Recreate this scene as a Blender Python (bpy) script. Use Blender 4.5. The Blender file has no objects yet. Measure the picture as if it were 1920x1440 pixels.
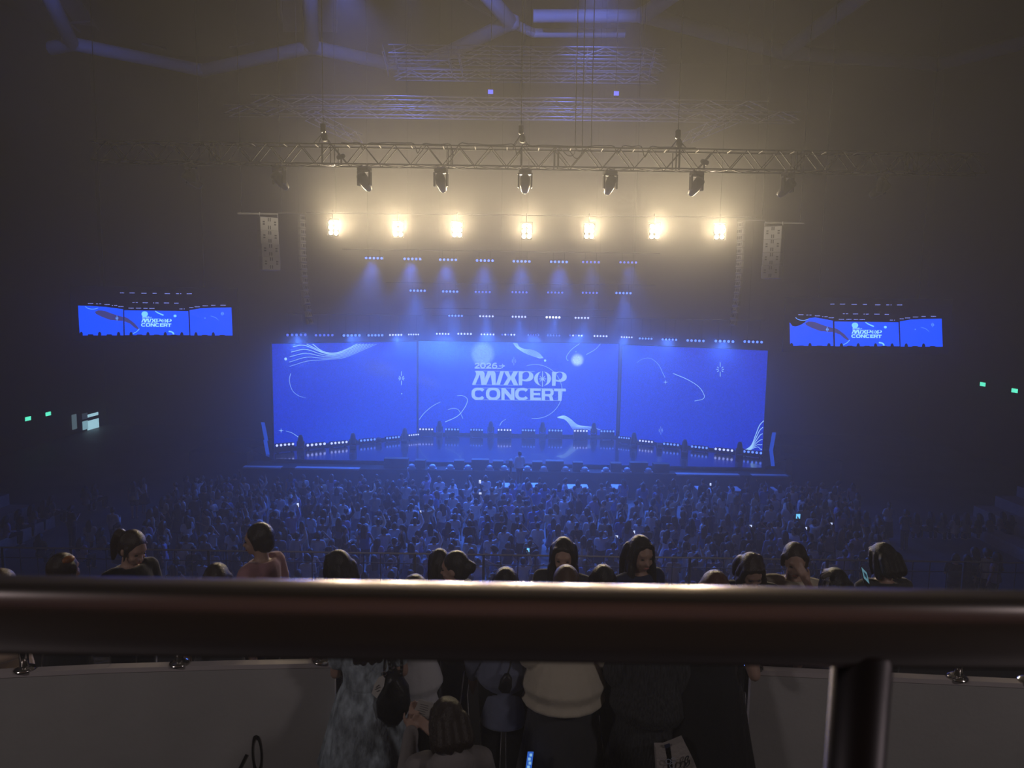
import bpy, bmesh, math, random
import numpy as np
from mathutils import Vector, Matrix, Euler
PI = math.pi
C = bpy.context.scene.collection
scene = bpy.context.scene
V = Vector

# ------------------------------------------------------------------ camera
CAMZ = 9.2                       # eye height above the arena floor
PITCH, ROLL = math.radians(6.3), math.radians(0.863)
FPX = 1332.0                     # focal length in pixels of the 1920 wide frame
_F = V((0, math.cos(PITCH), -math.sin(PITCH)))
_R0 = V((1, 0, 0)); _U0 = _R0.cross(_F)
_R = _R0 * math.cos(ROLL) + _U0 * math.sin(ROLL)
_U = _U0 * math.cos(ROLL) - _R0 * math.sin(ROLL)
CAM = V((0, 0, CAMZ))
cam = bpy.data.cameras.new('camera'); camo = bpy.data.objects.new('camera', cam); C.objects.link(camo)
m = Matrix((( _R.x, _U.x, -_F.x, 0), (_R.y, _U.y, -_F.y, 0), (_R.z, _U.z, -_F.z, CAMZ), (0, 0, 0, 1)))
camo.matrix_world = m
cam.sensor_width = 36; cam.lens = 36 * FPX / 1920
cam.clip_start = 0.05; cam.clip_end = 300
cam.dof.use_dof = True; cam.dof.focus_distance = 26; cam.dof.aperture_fstop = 5.6
scene.camera = camo

# ------------------------------------------------------------------ world, haze, exposure, house light
scene.view_settings.view_transform = 'Standard'
scene.view_settings.look = 'None'
scene.view_settings.gamma = 1
scene.view_settings.exposure = 0.0
scene.view_settings.use_curve_mapping = False
HAZE = 0.0062                    # thin haze everywhere
HAZE_STAGE = 0.0125              # what the smoke machines add over the stage end of the hall
HAZE_G = 0.50
w = bpy.data.worlds.new('world'); scene.world = w; w.use_nodes = True
nt = w.node_tree; nt.nodes.clear()
wo = nt.nodes.new('ShaderNodeOutputWorld'); wb = nt.nodes.new('ShaderNodeBackground')
wb.inputs[0].default_value = (0, 0, 0, 1); wb.inputs[1].default_value = 0
vs = nt.nodes.new('ShaderNodeVolumeScatter')
vs.inputs['Color'].default_value = (1, 1, 1, 1); vs.inputs['Density'].default_value = HAZE
vs.inputs['Anisotropy'].default_value = HAZE_G
nt.links.new(wb.outputs[0], wo.inputs['Surface']); nt.links.new(vs.outputs[0], wo.inputs['Volume'])
cy = scene.cycles
cy.max_bounces = 4; cy.diffuse_bounces = 2; cy.glossy_bounces = 2; cy.transmission_bounces = 2
cy.volume_bounces = 0; cy.transparent_max_bounces = 4
cy.sample_clamp_indirect = 4.0; cy.caustics_reflective = False; cy.caustics_refractive = False

BLINDER_W = 2400.0                # each six-lamp blinder
COLUMN_W = 600.0                 # added spots that brighten the speaker columns
BLINDER_COL = (1.0, 0.79, 0.48)
TOPBAR_W = 1200.0                # blue LED bars over the screens, towards the audience
BAR_W = 3000.0                     # each blue LED bar that shines down
WASH_W = 650.0                   # blue wash lights in the roof trusses
SCREEN_K = 0.96                  # brightness of the stage screens
HOUSE_W = 14.0                    # dim warm house lamps over the seats behind

def lamp(kind, name, loc, power, col, aim=None, parent=None, **kw):
    L = bpy.data.lights.new(name, kind); L.energy = power; L.color = col
    for k, v in kw.items(): setattr(L, k, v)
    o = bpy.data.objects.new(name, L); C.objects.link(o)
    if parent: o.parent = parent
    o.location = loc
    if aim is not None:
        o.rotation_euler = V(aim).to_track_quat('-Z', 'Y').to_euler()
    return o
# the dim house lamps over the upper tier behind the camera
for x in (-7.5, 7.5):
    lamp('SPOT', 'house_lamp', (x, -1.2, 11.8), HOUSE_W * 20, (1, 0.88, 0.88), aim=(-x * 0.75, 5.6, -5.0), spot_size=math.radians(95), spot_blend=1.0, shadow_soft_size=0.5)

# ------------------------------------------------------------------ pixel helpers (a measured pixel on a known plane -> its place in the hall)
def ray(px, py): return _R * ((px - 960) / FPX) - _U * ((py - 720) / FPX) + _F
def P(px, py, Y):
    d = ray(px, py); return CAM + d * (Y / d.y)
def PZ(px, py, z):
    d = ray(px, py); return CAM + d * ((z - CAMZ) / d.z)
def PPL(px, py, o, n):
    d = ray(px, py); return CAM + d * ((V(o) - CAM).dot(n) / d.dot(n))

# ------------------------------------------------------------------ materials
MATS = {}
def mat(name, col, rough=0.6, metal=0.0, spec=0.5, noise=0.0, nscale=8.0, bump=0.0, bscale=60.0, coat=0.0, stretch=None):
    if name in MATS: return MATS[name]
    m = bpy.data.materials.new(name); m.use_nodes = True
    nt = m.node_tree; b = nt.nodes['Principled BSDF']
    b.inputs['Base Color'].default_value = (*col, 1); b.inputs['Roughness'].default_value = rough
    b.inputs['Metallic'].default_value = metal; b.inputs['Specular IOR Level'].default_value = spec
    b.inputs['Coat Weight'].default_value = coat
    if noise or bump:
        tc = nt.nodes.new('ShaderNodeTexCoord'); mp = nt.nodes.new('ShaderNodeMapping')
        nt.links.new(tc.outputs['Object'], mp.inputs[0])
        if stretch: mp.inputs['Scale'].default_value = stretch
    if noise:
        n = nt.nodes.new('ShaderNodeTexNoise'); n.inputs['Scale'].default_value = nscale; n.inputs['Detail'].default_value = 5
        nt.links.new(mp.outputs[0], n.inputs['Vector'])
        r = nt.nodes.new('ShaderNodeMapRange'); r.inputs[1].default_value = 0.3; r.inputs[2].default_value = 0.7
        r.inputs[3].default_value = 1 - noise; r.inputs[4].default_value = 1 + noise
        nt.links.new(n.outputs[0], r.inputs[0])
        mx = nt.nodes.new('ShaderNodeVectorMath'); mx.operation = 'SCALE'
        mx.inputs[0].default_value = col; nt.links.new(r.outputs[0], mx.inputs['Scale'])
        nt.links.new(mx.outputs[0], b.inputs['Base Color'])
    if bump:
        n2 = nt.nodes.new('ShaderNodeTexNoise'); n2.inputs['Scale'].default_value = bscale; n2.inputs['Detail'].default_value = 4
        nt.links.new(mp.outputs[0], n2.inputs['Vector'])
        bp = nt.nodes.new('ShaderNodeBump'); bp.inputs['Strength'].default_value = bump; bp.inputs['Distance'].default_value = 0.02
        nt.links.new(n2.outputs[0], bp.inputs['Height']); nt.links.new(bp.outputs[0], b.inputs['Normal'])
    MATS[name] = m; return m
def glow(name, col, k, sample=False):
    if name in MATS: return MATS[name]
    m = bpy.data.materials.new(name); m.use_nodes = True
    nt = m.node_tree; nt.nodes.clear()
    e = nt.nodes.new('ShaderNodeEmission'); o = nt.nodes.new('ShaderNodeOutputMaterial')
    e.inputs[0].default_value = (*col, 1); e.inputs[1].default_value = k
    nt.links.new(e.outputs[0], o.inputs[0])
    if not sample: m.cycles.emission_sampling = 'NONE'
    MATS[name] = m; return m
def srgb(r, g, b):
    f = lambda c: (c / 255 / 12.92) if c <= 10 else ((c / 255 + 0.055) / 1.055) ** 2.4
    return (f(r), f(g), f(b))

# ------------------------------------------------------------------ mesh builder
class MB:
    def __init__(s): s.v = []; s.f = []
    def add(s, vs, fs):
        n = len(s.v); s.v += [tuple(p) for p in vs]; s.f += [tuple(i + n for i in f) for f in fs]; return s
    def box(s, c, d, rot=None):
        c = V(c); d = V(d) / 2
        vs = [V((x * d.x, y * d.y, z * d.z)) for x in (-1, 1) for y in (-1, 1) for z in (-1, 1)]
        if rot is not None: vs = [rot @ p for p in vs]
        return s.add([c + p for p in vs], [(0, 1, 3, 2), (4, 6, 7, 5), (0, 4, 5, 1), (2, 3, 7, 6), (0, 2, 6, 4), (1, 5, 7, 3)])
    def bbox(s, c, d, b, rot=None):      # box with chamfered edges
        c = V(c); d = V(d) / 2; vs = []; idx = {}
        for x in (-1, 1):
            for y in (-1, 1):
                for z in (-1, 1):
                    for k in range(3):
                        p = [x * (d.x - b), y * (d.y - b), z * (d.z - b)]; p[k] = (x, y, z)[k] * d[k]
                        idx[(x, y, z, k)] = len(vs); vs.append(V(p))
        fs = []
        for k in range(3):
            i, j = (k + 1) % 3, (k + 2) % 3
            for sg in (-1, 1):
                q = []
                for a, e in ((-1, -1), (1, -1), (1, 1), (-1, 1)):
                    t = [0, 0, 0]; t[k] = sg; t[i] = a; t[j] = e; q.append(idx[(*t, k)])
                fs.append(q if sg > 0 else q[::-1])
            for a in (-1, 1):
                for e in (-1, 1):
                    t0 = [0, 0, 0]; t1 = [0, 0, 0]; t0[k] = -1; t1[k] = 1
                    for t in (t0, t1): t[i] = a; t[j] = e
                    fs.append((idx[(*t0, i)], idx[(*t1, i)], idx[(*t1, j)], idx[(*t0, j)]))
        for x in (-1, 1):
            for y in (-1, 1):
                for z in (-1, 1): fs.append([idx[(x, y, z, k)] for k in range(3)])
        if rot is not None: vs = [rot @ p for p in vs]
        return s.add([c + p for p in vs], fs)
    def tube(s, a, b, r, n=6, r2=None, cap=True):
        a = V(a); b = V(b); d = (b - a); r2 = r if r2 is None else r2
        if d.length < 1e-6: return s
        q = d.to_track_quat('Z', 'Y'); vs = []
        for p, rr in ((a, r), (b, r2)):
            for i in range(n):
                t = 2 * PI * i / n; vs.append(p + q @ V((rr * math.cos(t), rr * math.sin(t), 0)))
        fs = [(i, (i + 1) % n, n + (i + 1) % n, n + i) for i in range(n)]
        if cap: fs += [tuple(range(n))[::-1], tuple(range(n, 2 * n))]
        return s.add(vs, fs)
    def path(s, pts, r, n=6):
        for a, b in zip(pts[:-1], pts[1:]): s.tube(a, b, r, n)
        return s
    def lathe(s, prof, c=(0, 0, 0), n=16, rot=None):
        c = V(c); vs = []; fs = []
        for r, z in prof:
            for i in range(n):
                t = 2 * PI * i / n; p = V((r * math.cos(t), r * math.sin(t), z))
                vs.append(c + (rot @ p if rot is not None else p))
        for k in range(len(prof) - 1):
            for i in range(n): fs.append((k * n + i, k * n + (i + 1) % n, (k + 1) * n + (i + 1) % n, (k + 1) * n + i))
        fs += [tuple(range(n))[::-1], tuple(range((len(prof) - 1) * n, len(prof) * n))]
        return s.add(vs, fs)
    def loft(s, rings, cap=True):        # rings: lists of equal length of points
        n = len(rings[0]); vs = [p for r in rings for p in r]; fs = []
        for k in range(len(rings) - 1):
            for i in range(n): fs.append((k * n + i, k * n + (i + 1) % n, (k + 1) * n + (i + 1) % n, (k + 1) * n + i))
        if cap: fs += [tuple(range(n))[::-1], tuple(range((len(rings) - 1) * n, len(rings) * n))]
        return s.add(vs, fs)
    def prism(s, poly, y0, y1):          # polygon in x,z pulled along y
        n = len(poly); vs = [(x, y0, z) for x, z in poly] + [(x, y1, z) for x, z in poly]
        fs = [tuple(range(n)), tuple(range(n, 2 * n))[::-1]] + [(i, n + i, n + (i + 1) % n, (i + 1) % n) for i in range(n)]
        return s.add(vs, fs)
    def mesh(s, name, material=None, smooth=False):
        me = bpy.data.meshes.new(name); me.from_pydata(s.v, [], s.f); me.update()
        bm = bmesh.new(); bm.from_mesh(me); bmesh.ops.recalc_face_normals(bm, faces=bm.faces); bm.to_mesh(me); bm.free()
        if material: me.materials.append(material)
        if smooth: me.polygons.foreach_set('use_smooth', [True] * len(me.polygons))
        return me
    def obj(s, name, material=None, parent=None, smooth=False, loc=None):
        return link(name, s.mesh(name, material, smooth), parent, loc)
def link(name, me, parent=None, loc=None, rot=None):
    o = bpy.data.objects.new(name, me); C.objects.link(o)
    if parent is not None: o.parent = parent
    if loc is not None: o.location = loc
    if rot is not None: o.rotation_euler = rot
    return o
def tag(o, label=None, cat=None, group=None, kind=None):
    if label: o['label'] = label
    if cat: o['category'] = cat
    if group: o['group'] = group
    if kind: o['kind'] = kind
    return o
def thing(name, label, cat, loc=(0, 0, 0), rotz=0.0, group=None):
    o = bpy.data.objects.new(name, None); C.objects.link(o); o.location = loc; o.rotation_euler = (0, 0, rotz)
    return tag(o, label, cat, group)
def copy_tree(o, parent=None):
    c = o.copy(); C.objects.link(c)
    if parent: c.parent = parent
    for ch in list(o.children): copy_tree(ch, c)
    return c
def cat_rom(pts, n=8):
    out = []; p = [V(q) for q in pts]; p = [2 * p[0] - p[1]] + p + [2 * p[-1] - p[-2]]
    for i in range(1, len(p) - 2):
        for k in range(n):
            t = k / n; a, b, c, d = p[i - 1], p[i], p[i + 1], p[i + 2]
            out.append(0.5 * ((2 * b) + (c - a) * t + (2 * a - 5 * b + 4 * c - d) * t * t + (3 * b - a - 3 * c + d) * t ** 3))
    out.append(p[-2]); return out
ORD = ('first second third fourth fifth sixth seventh eighth ninth tenth eleventh twelfth thirteenth fourteenth fifteenth sixteenth '
       'seventeenth eighteenth nineteenth').split()
TENS = {2: ('twentieth', 'twenty'), 3: ('thirtieth', 'thirty'), 4: ('fortieth', 'forty'), 5: ('fiftieth', 'fifty'), 6: ('sixtieth', 'sixty')}
def ordinal(i):                          # 1 -> first
    if i < 20: return ORD[i - 1]
    t, u = divmod(i, 10)
    return TENS[t][0] if u == 0 else TENS[t][1] + '-' + ORD[u - 1]
# ------------------------------------------------------------------ the hall
M_floor = mat('arena_floor', (0.10, 0.10, 0.11), 0.55, noise=0.25, nscale=0.6)
M_black = mat('black_paint', (0.012, 0.012, 0.014), 0.6)
M_drape = mat('black_drape', (0.010, 0.010, 0.012), 0.9, bump=0.4, bscale=2.0)
M_wall = mat('dark_wall', (0.035, 0.035, 0.04), 0.8, noise=0.2, nscale=0.5)
M_conc = mat('painted_concrete', (0.42, 0.41, 0.40), 0.85, noise=0.06, nscale=2.5, bump=0.08, bscale=30)
M_seatback = mat('brown_wall', (0.11, 0.062, 0.055), 0.7, noise=0.2, nscale=1.0)
STAGE_Z = CAMZ - 7.80
CONC_Z = CAMZ - 3.30              # the concourse below the upper tier
TIER_Z = CAMZ - 1.60
def struct(name, mb, m, parent=None):
    o = mb.obj(name, m, parent)
    if parent is None: o['kind'] = 'structure'
    return o
struct('floor', MB().box((0, 20, -0.15), (66, 76, 0.3)), M_floor)
struct('wall_back', MB().box((0, 52.2, 13), (66, 0.4, 26.5)), M_drape)
struct('wall_left', MB().box((-30.2, 20, 13), (0.4, 66, 26.5)), M_wall)
struct('wall_right', MB().box((30.2, 20, 13), (0.4, 66, 26.5)), M_wall)
struct('wall_behind', MB().box((0, -9.2, 13), (66, 0.4, 26.5)), M_seatback)
ceil = struct('ceiling', MB().box((0, 20, 26.4), (66, 66, 0.3)), M_wall)
# smoke hanging over the stage end
hm = bpy.data.materials.new('stage_haze'); hm.use_nodes = True; hn = hm.node_tree; hn.nodes.clear()
ho = hn.nodes.new('ShaderNodeOutputMaterial'); hv = hn.nodes.new('ShaderNodeVolumeScatter')
hv.inputs['Density'].default_value = HAZE_STAGE; hv.inputs['Anisotropy'].default_value = HAZE_G
hn.links.new(hv.outputs[0], ho.inputs['Volume'])
tag(MB().box((0, 38.0, 13.1), (59.8, 27.6, 26.1)).obj('haze', hm), 'thin stage haze hanging over the stage end of the hall', 'haze', kind='stuff')
# the upper tier under the camera, the concourse and the lower tier deck with its front
struct('floor_tier', MB().box((0, -4.0, TIER_Z - 0.15), (58, 10.0, 0.3)), M_floor)
struct('floor_concourse', MB().box((0, 4.3, CONC_Z - 0.15), (58, 5.4, 0.3)), mat('dark_carpet', (0.018, 0.018, 0.022), 1.0, spec=0.0))
struct('wall_tier', MB().box((0, 0.85, TIER_Z - 0.75), (58, 0.3, 2.1)), M_wall)
# stepped lower tier between concourse and fence
LOW_Z = CAMZ - 0.418 * 16.3
mb = MB(); n = 9
for i in range(n):
    y0 = 7.0 + i * (16.3 - 7.0) / n; y1 = 7.0 + (i + 1) * (16.3 - 7.0) / n
    z = CAMZ - 0.418 * y1
    mb.box((0, (y0 + y1) / 2, z / 2), (52, y1 - y0 - 0.002, z))
struct('floor_lower_tier', mb, M_wall)

# ---- parapet walls of the concourse, either side of the stair opening
def parapet(name, pts, zt, end_in, label=None):
    """pts: (x, y) along the arc; wall 0.05 thick, ledge cap on top"""
    body = MB(); cap = MB()
    for (a, b) in zip(pts[:-1], pts[1:]):
        a = V((*a, 0)); b = V((*b, 0)); d = (b - a).normalized(); nrm = V((-d.y, d.x, 0))
        for mbx, z0, z1, t0, t1 in ((body, CONC_Z, zt - 0.03, 0, 0.05), (cap, zt - 0.03, zt, -0.006, 0.056)):
            q = [a + nrm * t0, b + nrm * t0, b + nrm * t1, a + nrm * t1]
            mbx.add([(p.x, p.y, z0) for p in q] + [(p.x, p.y, z1) for p in q],
                    [(0, 3, 2, 1), (4, 5, 6, 7), (0, 1, 5, 4), (1, 2, 6, 5), (2, 3, 7, 6), (3, 0, 4, 7)])
    o = struct(name, body, M_conc)
    cap.obj('ledge', mat('ledge_stone', (0.55, 0.50, 0.50), 0.6), o)
    return o
def onledge(px, py): return PZ(px, py, PAR_Z)
PAR_Z = CAMZ - 2.30
Lp = [PZ(x, y, PAR_Z) for x, y in ((-420, 1287), (-200, 1274), (0, 1262), (200, 1252.5), (420, 1246.5), (627, 1242.5))]
Rp = [PZ(x, y, PAR_Z) for x, y in ((1409, 1256), (1570, 1264), (1740, 1272.5), (1920, 1281), (2150, 1297), (2350, 1312))]
parL = parapet('wall_parapet_left', [(p.x, p.y) for p in Lp], PAR_Z, True)
parR = parapet('wall_parapet_right', [(p.x, p.y) for p in Rp], PAR_Z, True)
# painted sign on the left parapet: a slanted stroke and an oval, cut by the picture's lower edge
def wall_point(px, py, pts):
    best = None
    for a, b in zip(pts[:-1], pts[1:]):
        d = (b - a); nrm = V((-d.y, d.x, 0)).normalized()
        q = PPL(px, py, a, nrm); t = (q - a).dot(d) / d.dot(d)
        if -0.001 <= t <= 1.001: best = q - nrm * 0.004
    return best
def ribbon(pts, w, closed=False):
    mb = MB(); n = len(pts); L = []
    nrm = V((0, -1, 0))
    for i, p in enumerate(pts):
        a = pts[(i - 1) % n] if (closed or i) else pts[0]; b = pts[(i + 1) % n] if (closed or i < n - 1) else pts[-1]
        t = (b - a).normalized(); s = t.cross(nrm).normalized(); ww = w[i] if isinstance(w, (list, tuple)) else w
        L.append((p - s * ww / 2, p + s * ww / 2))
    vs = [q for pr in L for q in pr]
    fs = [(2 * i, 2 * i + 1, 2 * ((i + 1) % n) + 1, 2 * ((i + 1) % n)) for i in range(n if closed else n - 1)]
    return mb.add(vs, fs)
seg = [Lp[4], Lp[5]]
oval = []; wid = []
for i in range(28):
    t = 2 * PI * i / 28
    q = wall_point(482 + 8.2 * math.cos(t) + 1.2 * math.sin(t) * -1, 1414 - 33 * math.sin(t), seg)
    oval.append(q); wid.append(0.011 + 0.016 * abs(math.sin(t)) ** 4)
ov = ribbon(oval, wid, True)
ov2 = ribbon([wall_point(463, 1414, seg), wall_point(449, 1442, seg), wall_point(436, 1470, seg)], 0.017)
ov.add(ov2.v, ov2.f)
ov.obj('lettering', mat('black_sign_paint', (0.004, 0.004, 0.005), 0.5), parL)
# ---- fence at the front of the lower tier
M_fence = mat('fence_steel', (0.09, 0.09, 0.10), 0.45, metal=0.6)
FY = 16.0
fz = P(800, 1038.5, FY).z
fence = thing('guard_fence', 'dark steel guard fence with thin bars in front of the standing crowd', 'fence', (0, FY, LOW_Z))
fl, fr = -15.0, 15.0
hz = fz - LOW_Z
MB().tube((fl, 0, hz), (fr, 0, hz), 0.022, 8).obj('top_rail', mat('fence_steel_lit', (0.42, 0.42, 0.45), 0.4, metal=0.3), fence)  # top rail paler than the bars: light catching it, put into the colour
MB().tube((fl, 0, hz - 0.24), (fr, 0, hz - 0.24), 0.012, 6).obj('middle_rail', M_fence, fence)
MB().tube((fl, 0, 0.1), (fr, 0, 0.1), 0.012, 6).obj('bottom_rail', M_fence, fence)
bar = MB().tube((0, 0, 0.1), (0, 0, hz), 0.011, 6).mesh('bar', M_fence)
post = MB().box((0, 0, hz / 2), (0.06, 0.05, hz)).mesh('post', M_fence)
for i in range(76):
    x = fl + i * 0.4
    link('post' if i % 4 == 0 else 'bar', post if i % 4 == 0 else bar, fence, (x, 0, 0))
# ---- hand rail in front of the camera
M_rail = mat('dark_rail_metal', (0.80, 0.71, 0.69), 0.24, metal=1.0)
rc = P(960, 1166, 0.60)
rail = thing('hand_rail', 'thick dark round handrail crossing the whole picture close by', 'railing', (0, rc.y, TIER_Z))
rz = rc.z - TIER_Z
M_post = mat('dark_post_metal', (0.10, 0.09, 0.095), 0.42, metal=1.0)
prof = [(0.023 * math.copysign(abs(math.cos(t)) ** 0.62, math.cos(t)), 0.0325 * math.copysign(abs(math.sin(t)) ** 0.62, math.sin(t))) for t in [2 * PI * i / 48 for i in range(48)]]
MB().loft([[V((x, y, rz + z)) for y, z in prof] for x in (-2.2, 0, 2.2)]).obj('rail_tube', M_rail, rail, smooth=True)
pxp = P(1612, 1300, 0.60)
for x in (pxp.x, pxp.x - 1.75):
    p = MB().tube((x, 0.0, 0), (x, 0.0, rz - 0.02), 0.0245, 28).obj('rail_post', M_post, rail, smooth=True)
    MB().lathe([(0.06, 0), (0.06, 0.008), (0.03, 0.02)], (x, 0, 0), 20).obj('flange', M_rail, p, smooth=True)
# ---- chrome rail posts on the parapet ledges, with their rail hidden behind the hand rail
M_chrome = mat('chrome', (0.75, 0.72, 0.68), 0.16, metal=1.0)
def ledge_rail(name, label, spots, side):
    p0 = spots[0]
    t = thing(name, label, 'railing', (p0.x, p0.y, PAR_Z))
    tops = []
    for p in spots:
        q = p - p0
        st = MB().tube((q.x, q.y, 0.0), (q.x, q.y, 0.30), 0.026, 16).obj('rail_post', M_chrome, t, smooth=True)
        MB().lathe([(0.062, 0), (0.060, 0.008), (0.045, 0.018), (0.03, 0.026)], (q.x, q.y, 0), 24).obj('flange', M_chrome, st, smooth=True)
        tops.append(V((q.x, q.y, 0.30)))
    mb = MB()
    for a, b in zip(tops[:-1], tops[1:]): mb.tube(a, b, 0.028, 16)
    mb.obj('rail_tube', M_chrome, t, smooth=True)
off = V((0, 0.03, 0))
ledge_rail('ledge_rail', 'chrome post rail standing on the left concrete parapet', [onledge(618, 1243) + off - V((0.06, 0, 0)), onledge(332, 1248.6) + off, onledge(40, 1259.5) + off], -1)
ledge_rail('ledge_rail', 'chrome post rail standing on the right concrete parapet', [onledge(1416, 1256.5) + off, onledge(1801, 1275.5) + off, onledge(1935, 1282) + off], 1)
# ------------------------------------------------------------------ LED screens
Z0, Z1 = CAMZ - 7.666, CAMZ - 2.166
def radial(nt, co, cx, cz, rx, rz, ang, r0, r1):
    """1 inside r0, 0 outside r1 (in units of the radii)"""
    mp = nt.nodes.new('ShaderNodeMapping'); mp.vector_type = 'TEXTURE'
    mp.inputs['Location'].default_value = (cx, 0, cz); mp.inputs['Rotation'].default_value = (0, ang, 0)
    mp.inputs['Scale'].default_value = (rx, 100, rz)
    nt.links.new(co, mp.inputs[0])
    ln = nt.nodes.new('ShaderNodeVectorMath'); ln.operation = 'LENGTH'; nt.links.new(mp.outputs[0], ln.inputs[0])
    mr = nt.nodes.new('ShaderNodeMapRange'); mr.interpolation_type = 'SMOOTHSTEP'
    mr.inputs[1].default_value = r0; mr.inputs[2].default_value = r1; mr.inputs[3].default_value = 1; mr.inputs[4].default_value = 0
    nt.links.new(ln.outputs['Value'], mr.inputs[0]); return mr.outputs[0]
def screen_mat(name, blobs, k, grain=0.20, base=(0.0, 0.022, 0.66), base2=(0.0, 0.040, 0.74), h=5.5):
    m = bpy.data.materials.new(name); m.use_nodes = True; nt = m.node_tree; nt.nodes.clear()
    tc = nt.nodes.new('ShaderNodeTexCoord'); co = tc.outputs['Object']
    nz = nt.nodes.new('ShaderNodeTexNoise'); nz.inputs['Scale'].default_value = 0.35; nt.links.new(co, nz.inputs['Vector'])
    mx = nt.nodes.new('ShaderNodeMix'); mx.data_type = 'RGBA'
    mx.inputs['A'].default_value = (*base, 1); mx.inputs['B'].default_value = (*base2, 1)
    nt.links.new(nz.outputs[0], mx.inputs['Factor']); col = mx.outputs['Result']
    for (cx, cz, rx, rz, ang, r0, r1, amt, c) in blobs:
        f = radial(nt, co, cx, cz, rx, rz, ang, r0, r1)
        ml = nt.nodes.new('ShaderNodeMath'); ml.operation = 'MULTIPLY'; ml.inputs[1].default_value = amt
        nt.links.new(f, ml.inputs[0])
        mm = nt.nodes.new('ShaderNodeMix'); mm.data_type = 'RGBA'; nt.links.new(ml.outputs[0], mm.inputs['Factor'])
        nt.links.new(col, mm.inputs['A']); mm.inputs['B'].default_value = (*c, 1); col = mm.outputs['Result']
    # printed grain of the picture
    g = nt.nodes.new('ShaderNodeTexWhiteNoise'); sn = nt.nodes.new('ShaderNodeVectorMath'); sn.operation = 'SNAP'
    sn.inputs[1].default_value = (0.05, 0.05, 0.05); nt.links.new(co, sn.inputs[0]); nt.links.new(sn.outputs[0], g.inputs['Vector'])
    gr = nt.nodes.new('ShaderNodeMapRange'); gr.inputs[3].default_value = 1 - grain; gr.inputs[4].default_value = 1 + grain
    nt.links.new(g.outputs['Value'], gr.inputs[0])
    sc = nt.nodes.new('ShaderNodeVectorMath'); sc.operation = 'SCALE'; nt.links.new(col, sc.inputs[0]); nt.links.new(gr.outputs[0], sc.inputs['Scale'])
    e = nt.nodes.new('ShaderNodeEmission'); e.inputs[1].default_value = k; nt.links.new(sc.outputs[0], e.inputs[0])
    o = nt.nodes.new('ShaderNodeOutputMaterial'); nt.links.new(e.outputs[0], o.inputs[0])
    m.cycles.emission_sampling = 'FRONT_BACK' if k > 1 else 'NONE'
    return m
from mathutils.geometry import tessellate_polygon
class Art:
    """flat pictures shown on a screen, measured in pixels of the photograph"""
    def __init__(s, scr, fmap=None, lift=0.012): s.o, s.n, s.inv, s.map, s.mb, s.lift = scr[0], scr[1], scr[2], fmap, MB(), lift
    def L(s, p):
        if s.map: p = s.map(*p)
        q = s.inv @ PPL(p[0], p[1], s.o, s.n); return V((q.x, -s.lift, q.z))
    def poly(s, pts):
        v = [s.L(p) for p in pts]
        s.mb.add(v, tessellate_polygon([[V((p.x, p.z, 0)) for p in v]])); return s
    def strip(s, a, b, closed=False):
        n = len(a); v = [s.L(p) for p in a] + [s.L(p) for p in b]
        s.mb.add(v, [(i, (i + 1) % n, n + (i + 1) % n, n + i) for i in range(n if closed else n - 1)]); return s
    def line(s, pts, w, w2=None, n=8, curve=True):
        q = cat_rom([V((x, y, 0)) for x, y in pts], n) if curve and len(pts) > 2 else [V((x, y, 0)) for x, y in pts]
        a = []; b = []; N = len(q)
        for i, p in enumerate(q):
            t = (q[min(i + 1, N - 1)] - q[max(i - 1, 0)]).normalized(); u = i / (N - 1)
            ww = (w if w2 is None else w + (w2 - w) * u) / 2
            a.append((p.x - t.y * ww, p.y + t.x * ww)); b.append((p.x + t.y * ww, p.y - t.x * ww))
        return s.strip(a, b)
    def disc(s, x, y, r, n=20): return s.poly([(x + r * math.cos(2 * PI * i / n), y + r * math.sin(2 * PI * i / n)) for i in range(n)])
    def star(s, x, y, r, w=0.22):
        return s.poly([(x + (r if i % 2 == 0 else r * w) * math.cos(PI * i / 4), y + (r if i % 2 == 0 else r * w) * math.sin(PI * i / 4)) for i in range(8)])
    def aster(s, x, y, v, r, w, inner=0.25):
        s.line([(x, y - v), (x, y - v * 0.35)], w, curve=False).line([(x, y + v), (x, y + v * 0.35)], w, curve=False)
        for a in (0, 40, 140, 180, 220, 320):
            c, d = math.cos(math.radians(a)), math.sin(math.radians(a))
            s.line([(x + c * r * inner, y + d * r * inner), (x + c * r, y + d * r)], w * 0.7, w * 1.5, curve=False)
        return s
    def fan(s, A, B, n, w, w2=None):
        for k in range(n):
            t = k / (n - 1)
            s.line([(a[0] + (b[0] - a[0]) * t, a[1] + (b[1] - a[1]) * t) for a, b in zip(A, B)], w + ((w2 if w2 else w) - w) * t)
        return s
    def done(s, name, m, parent): return s.mb.obj(name, m, parent)
def sup(cx, cy, rx, ry, a0, a1, n=24, e=2.6):
    out = []
    for i in range(n + 1):
        t = a0 + (a1 - a0) * i / n; c, d = math.cos(t), math.sin(t)
        out.append((cx + rx * math.copysign(abs(c) ** (2 / e), c), cy + ry * math.copysign(abs(d) ** (2 / e), d)))
    return out
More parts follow.
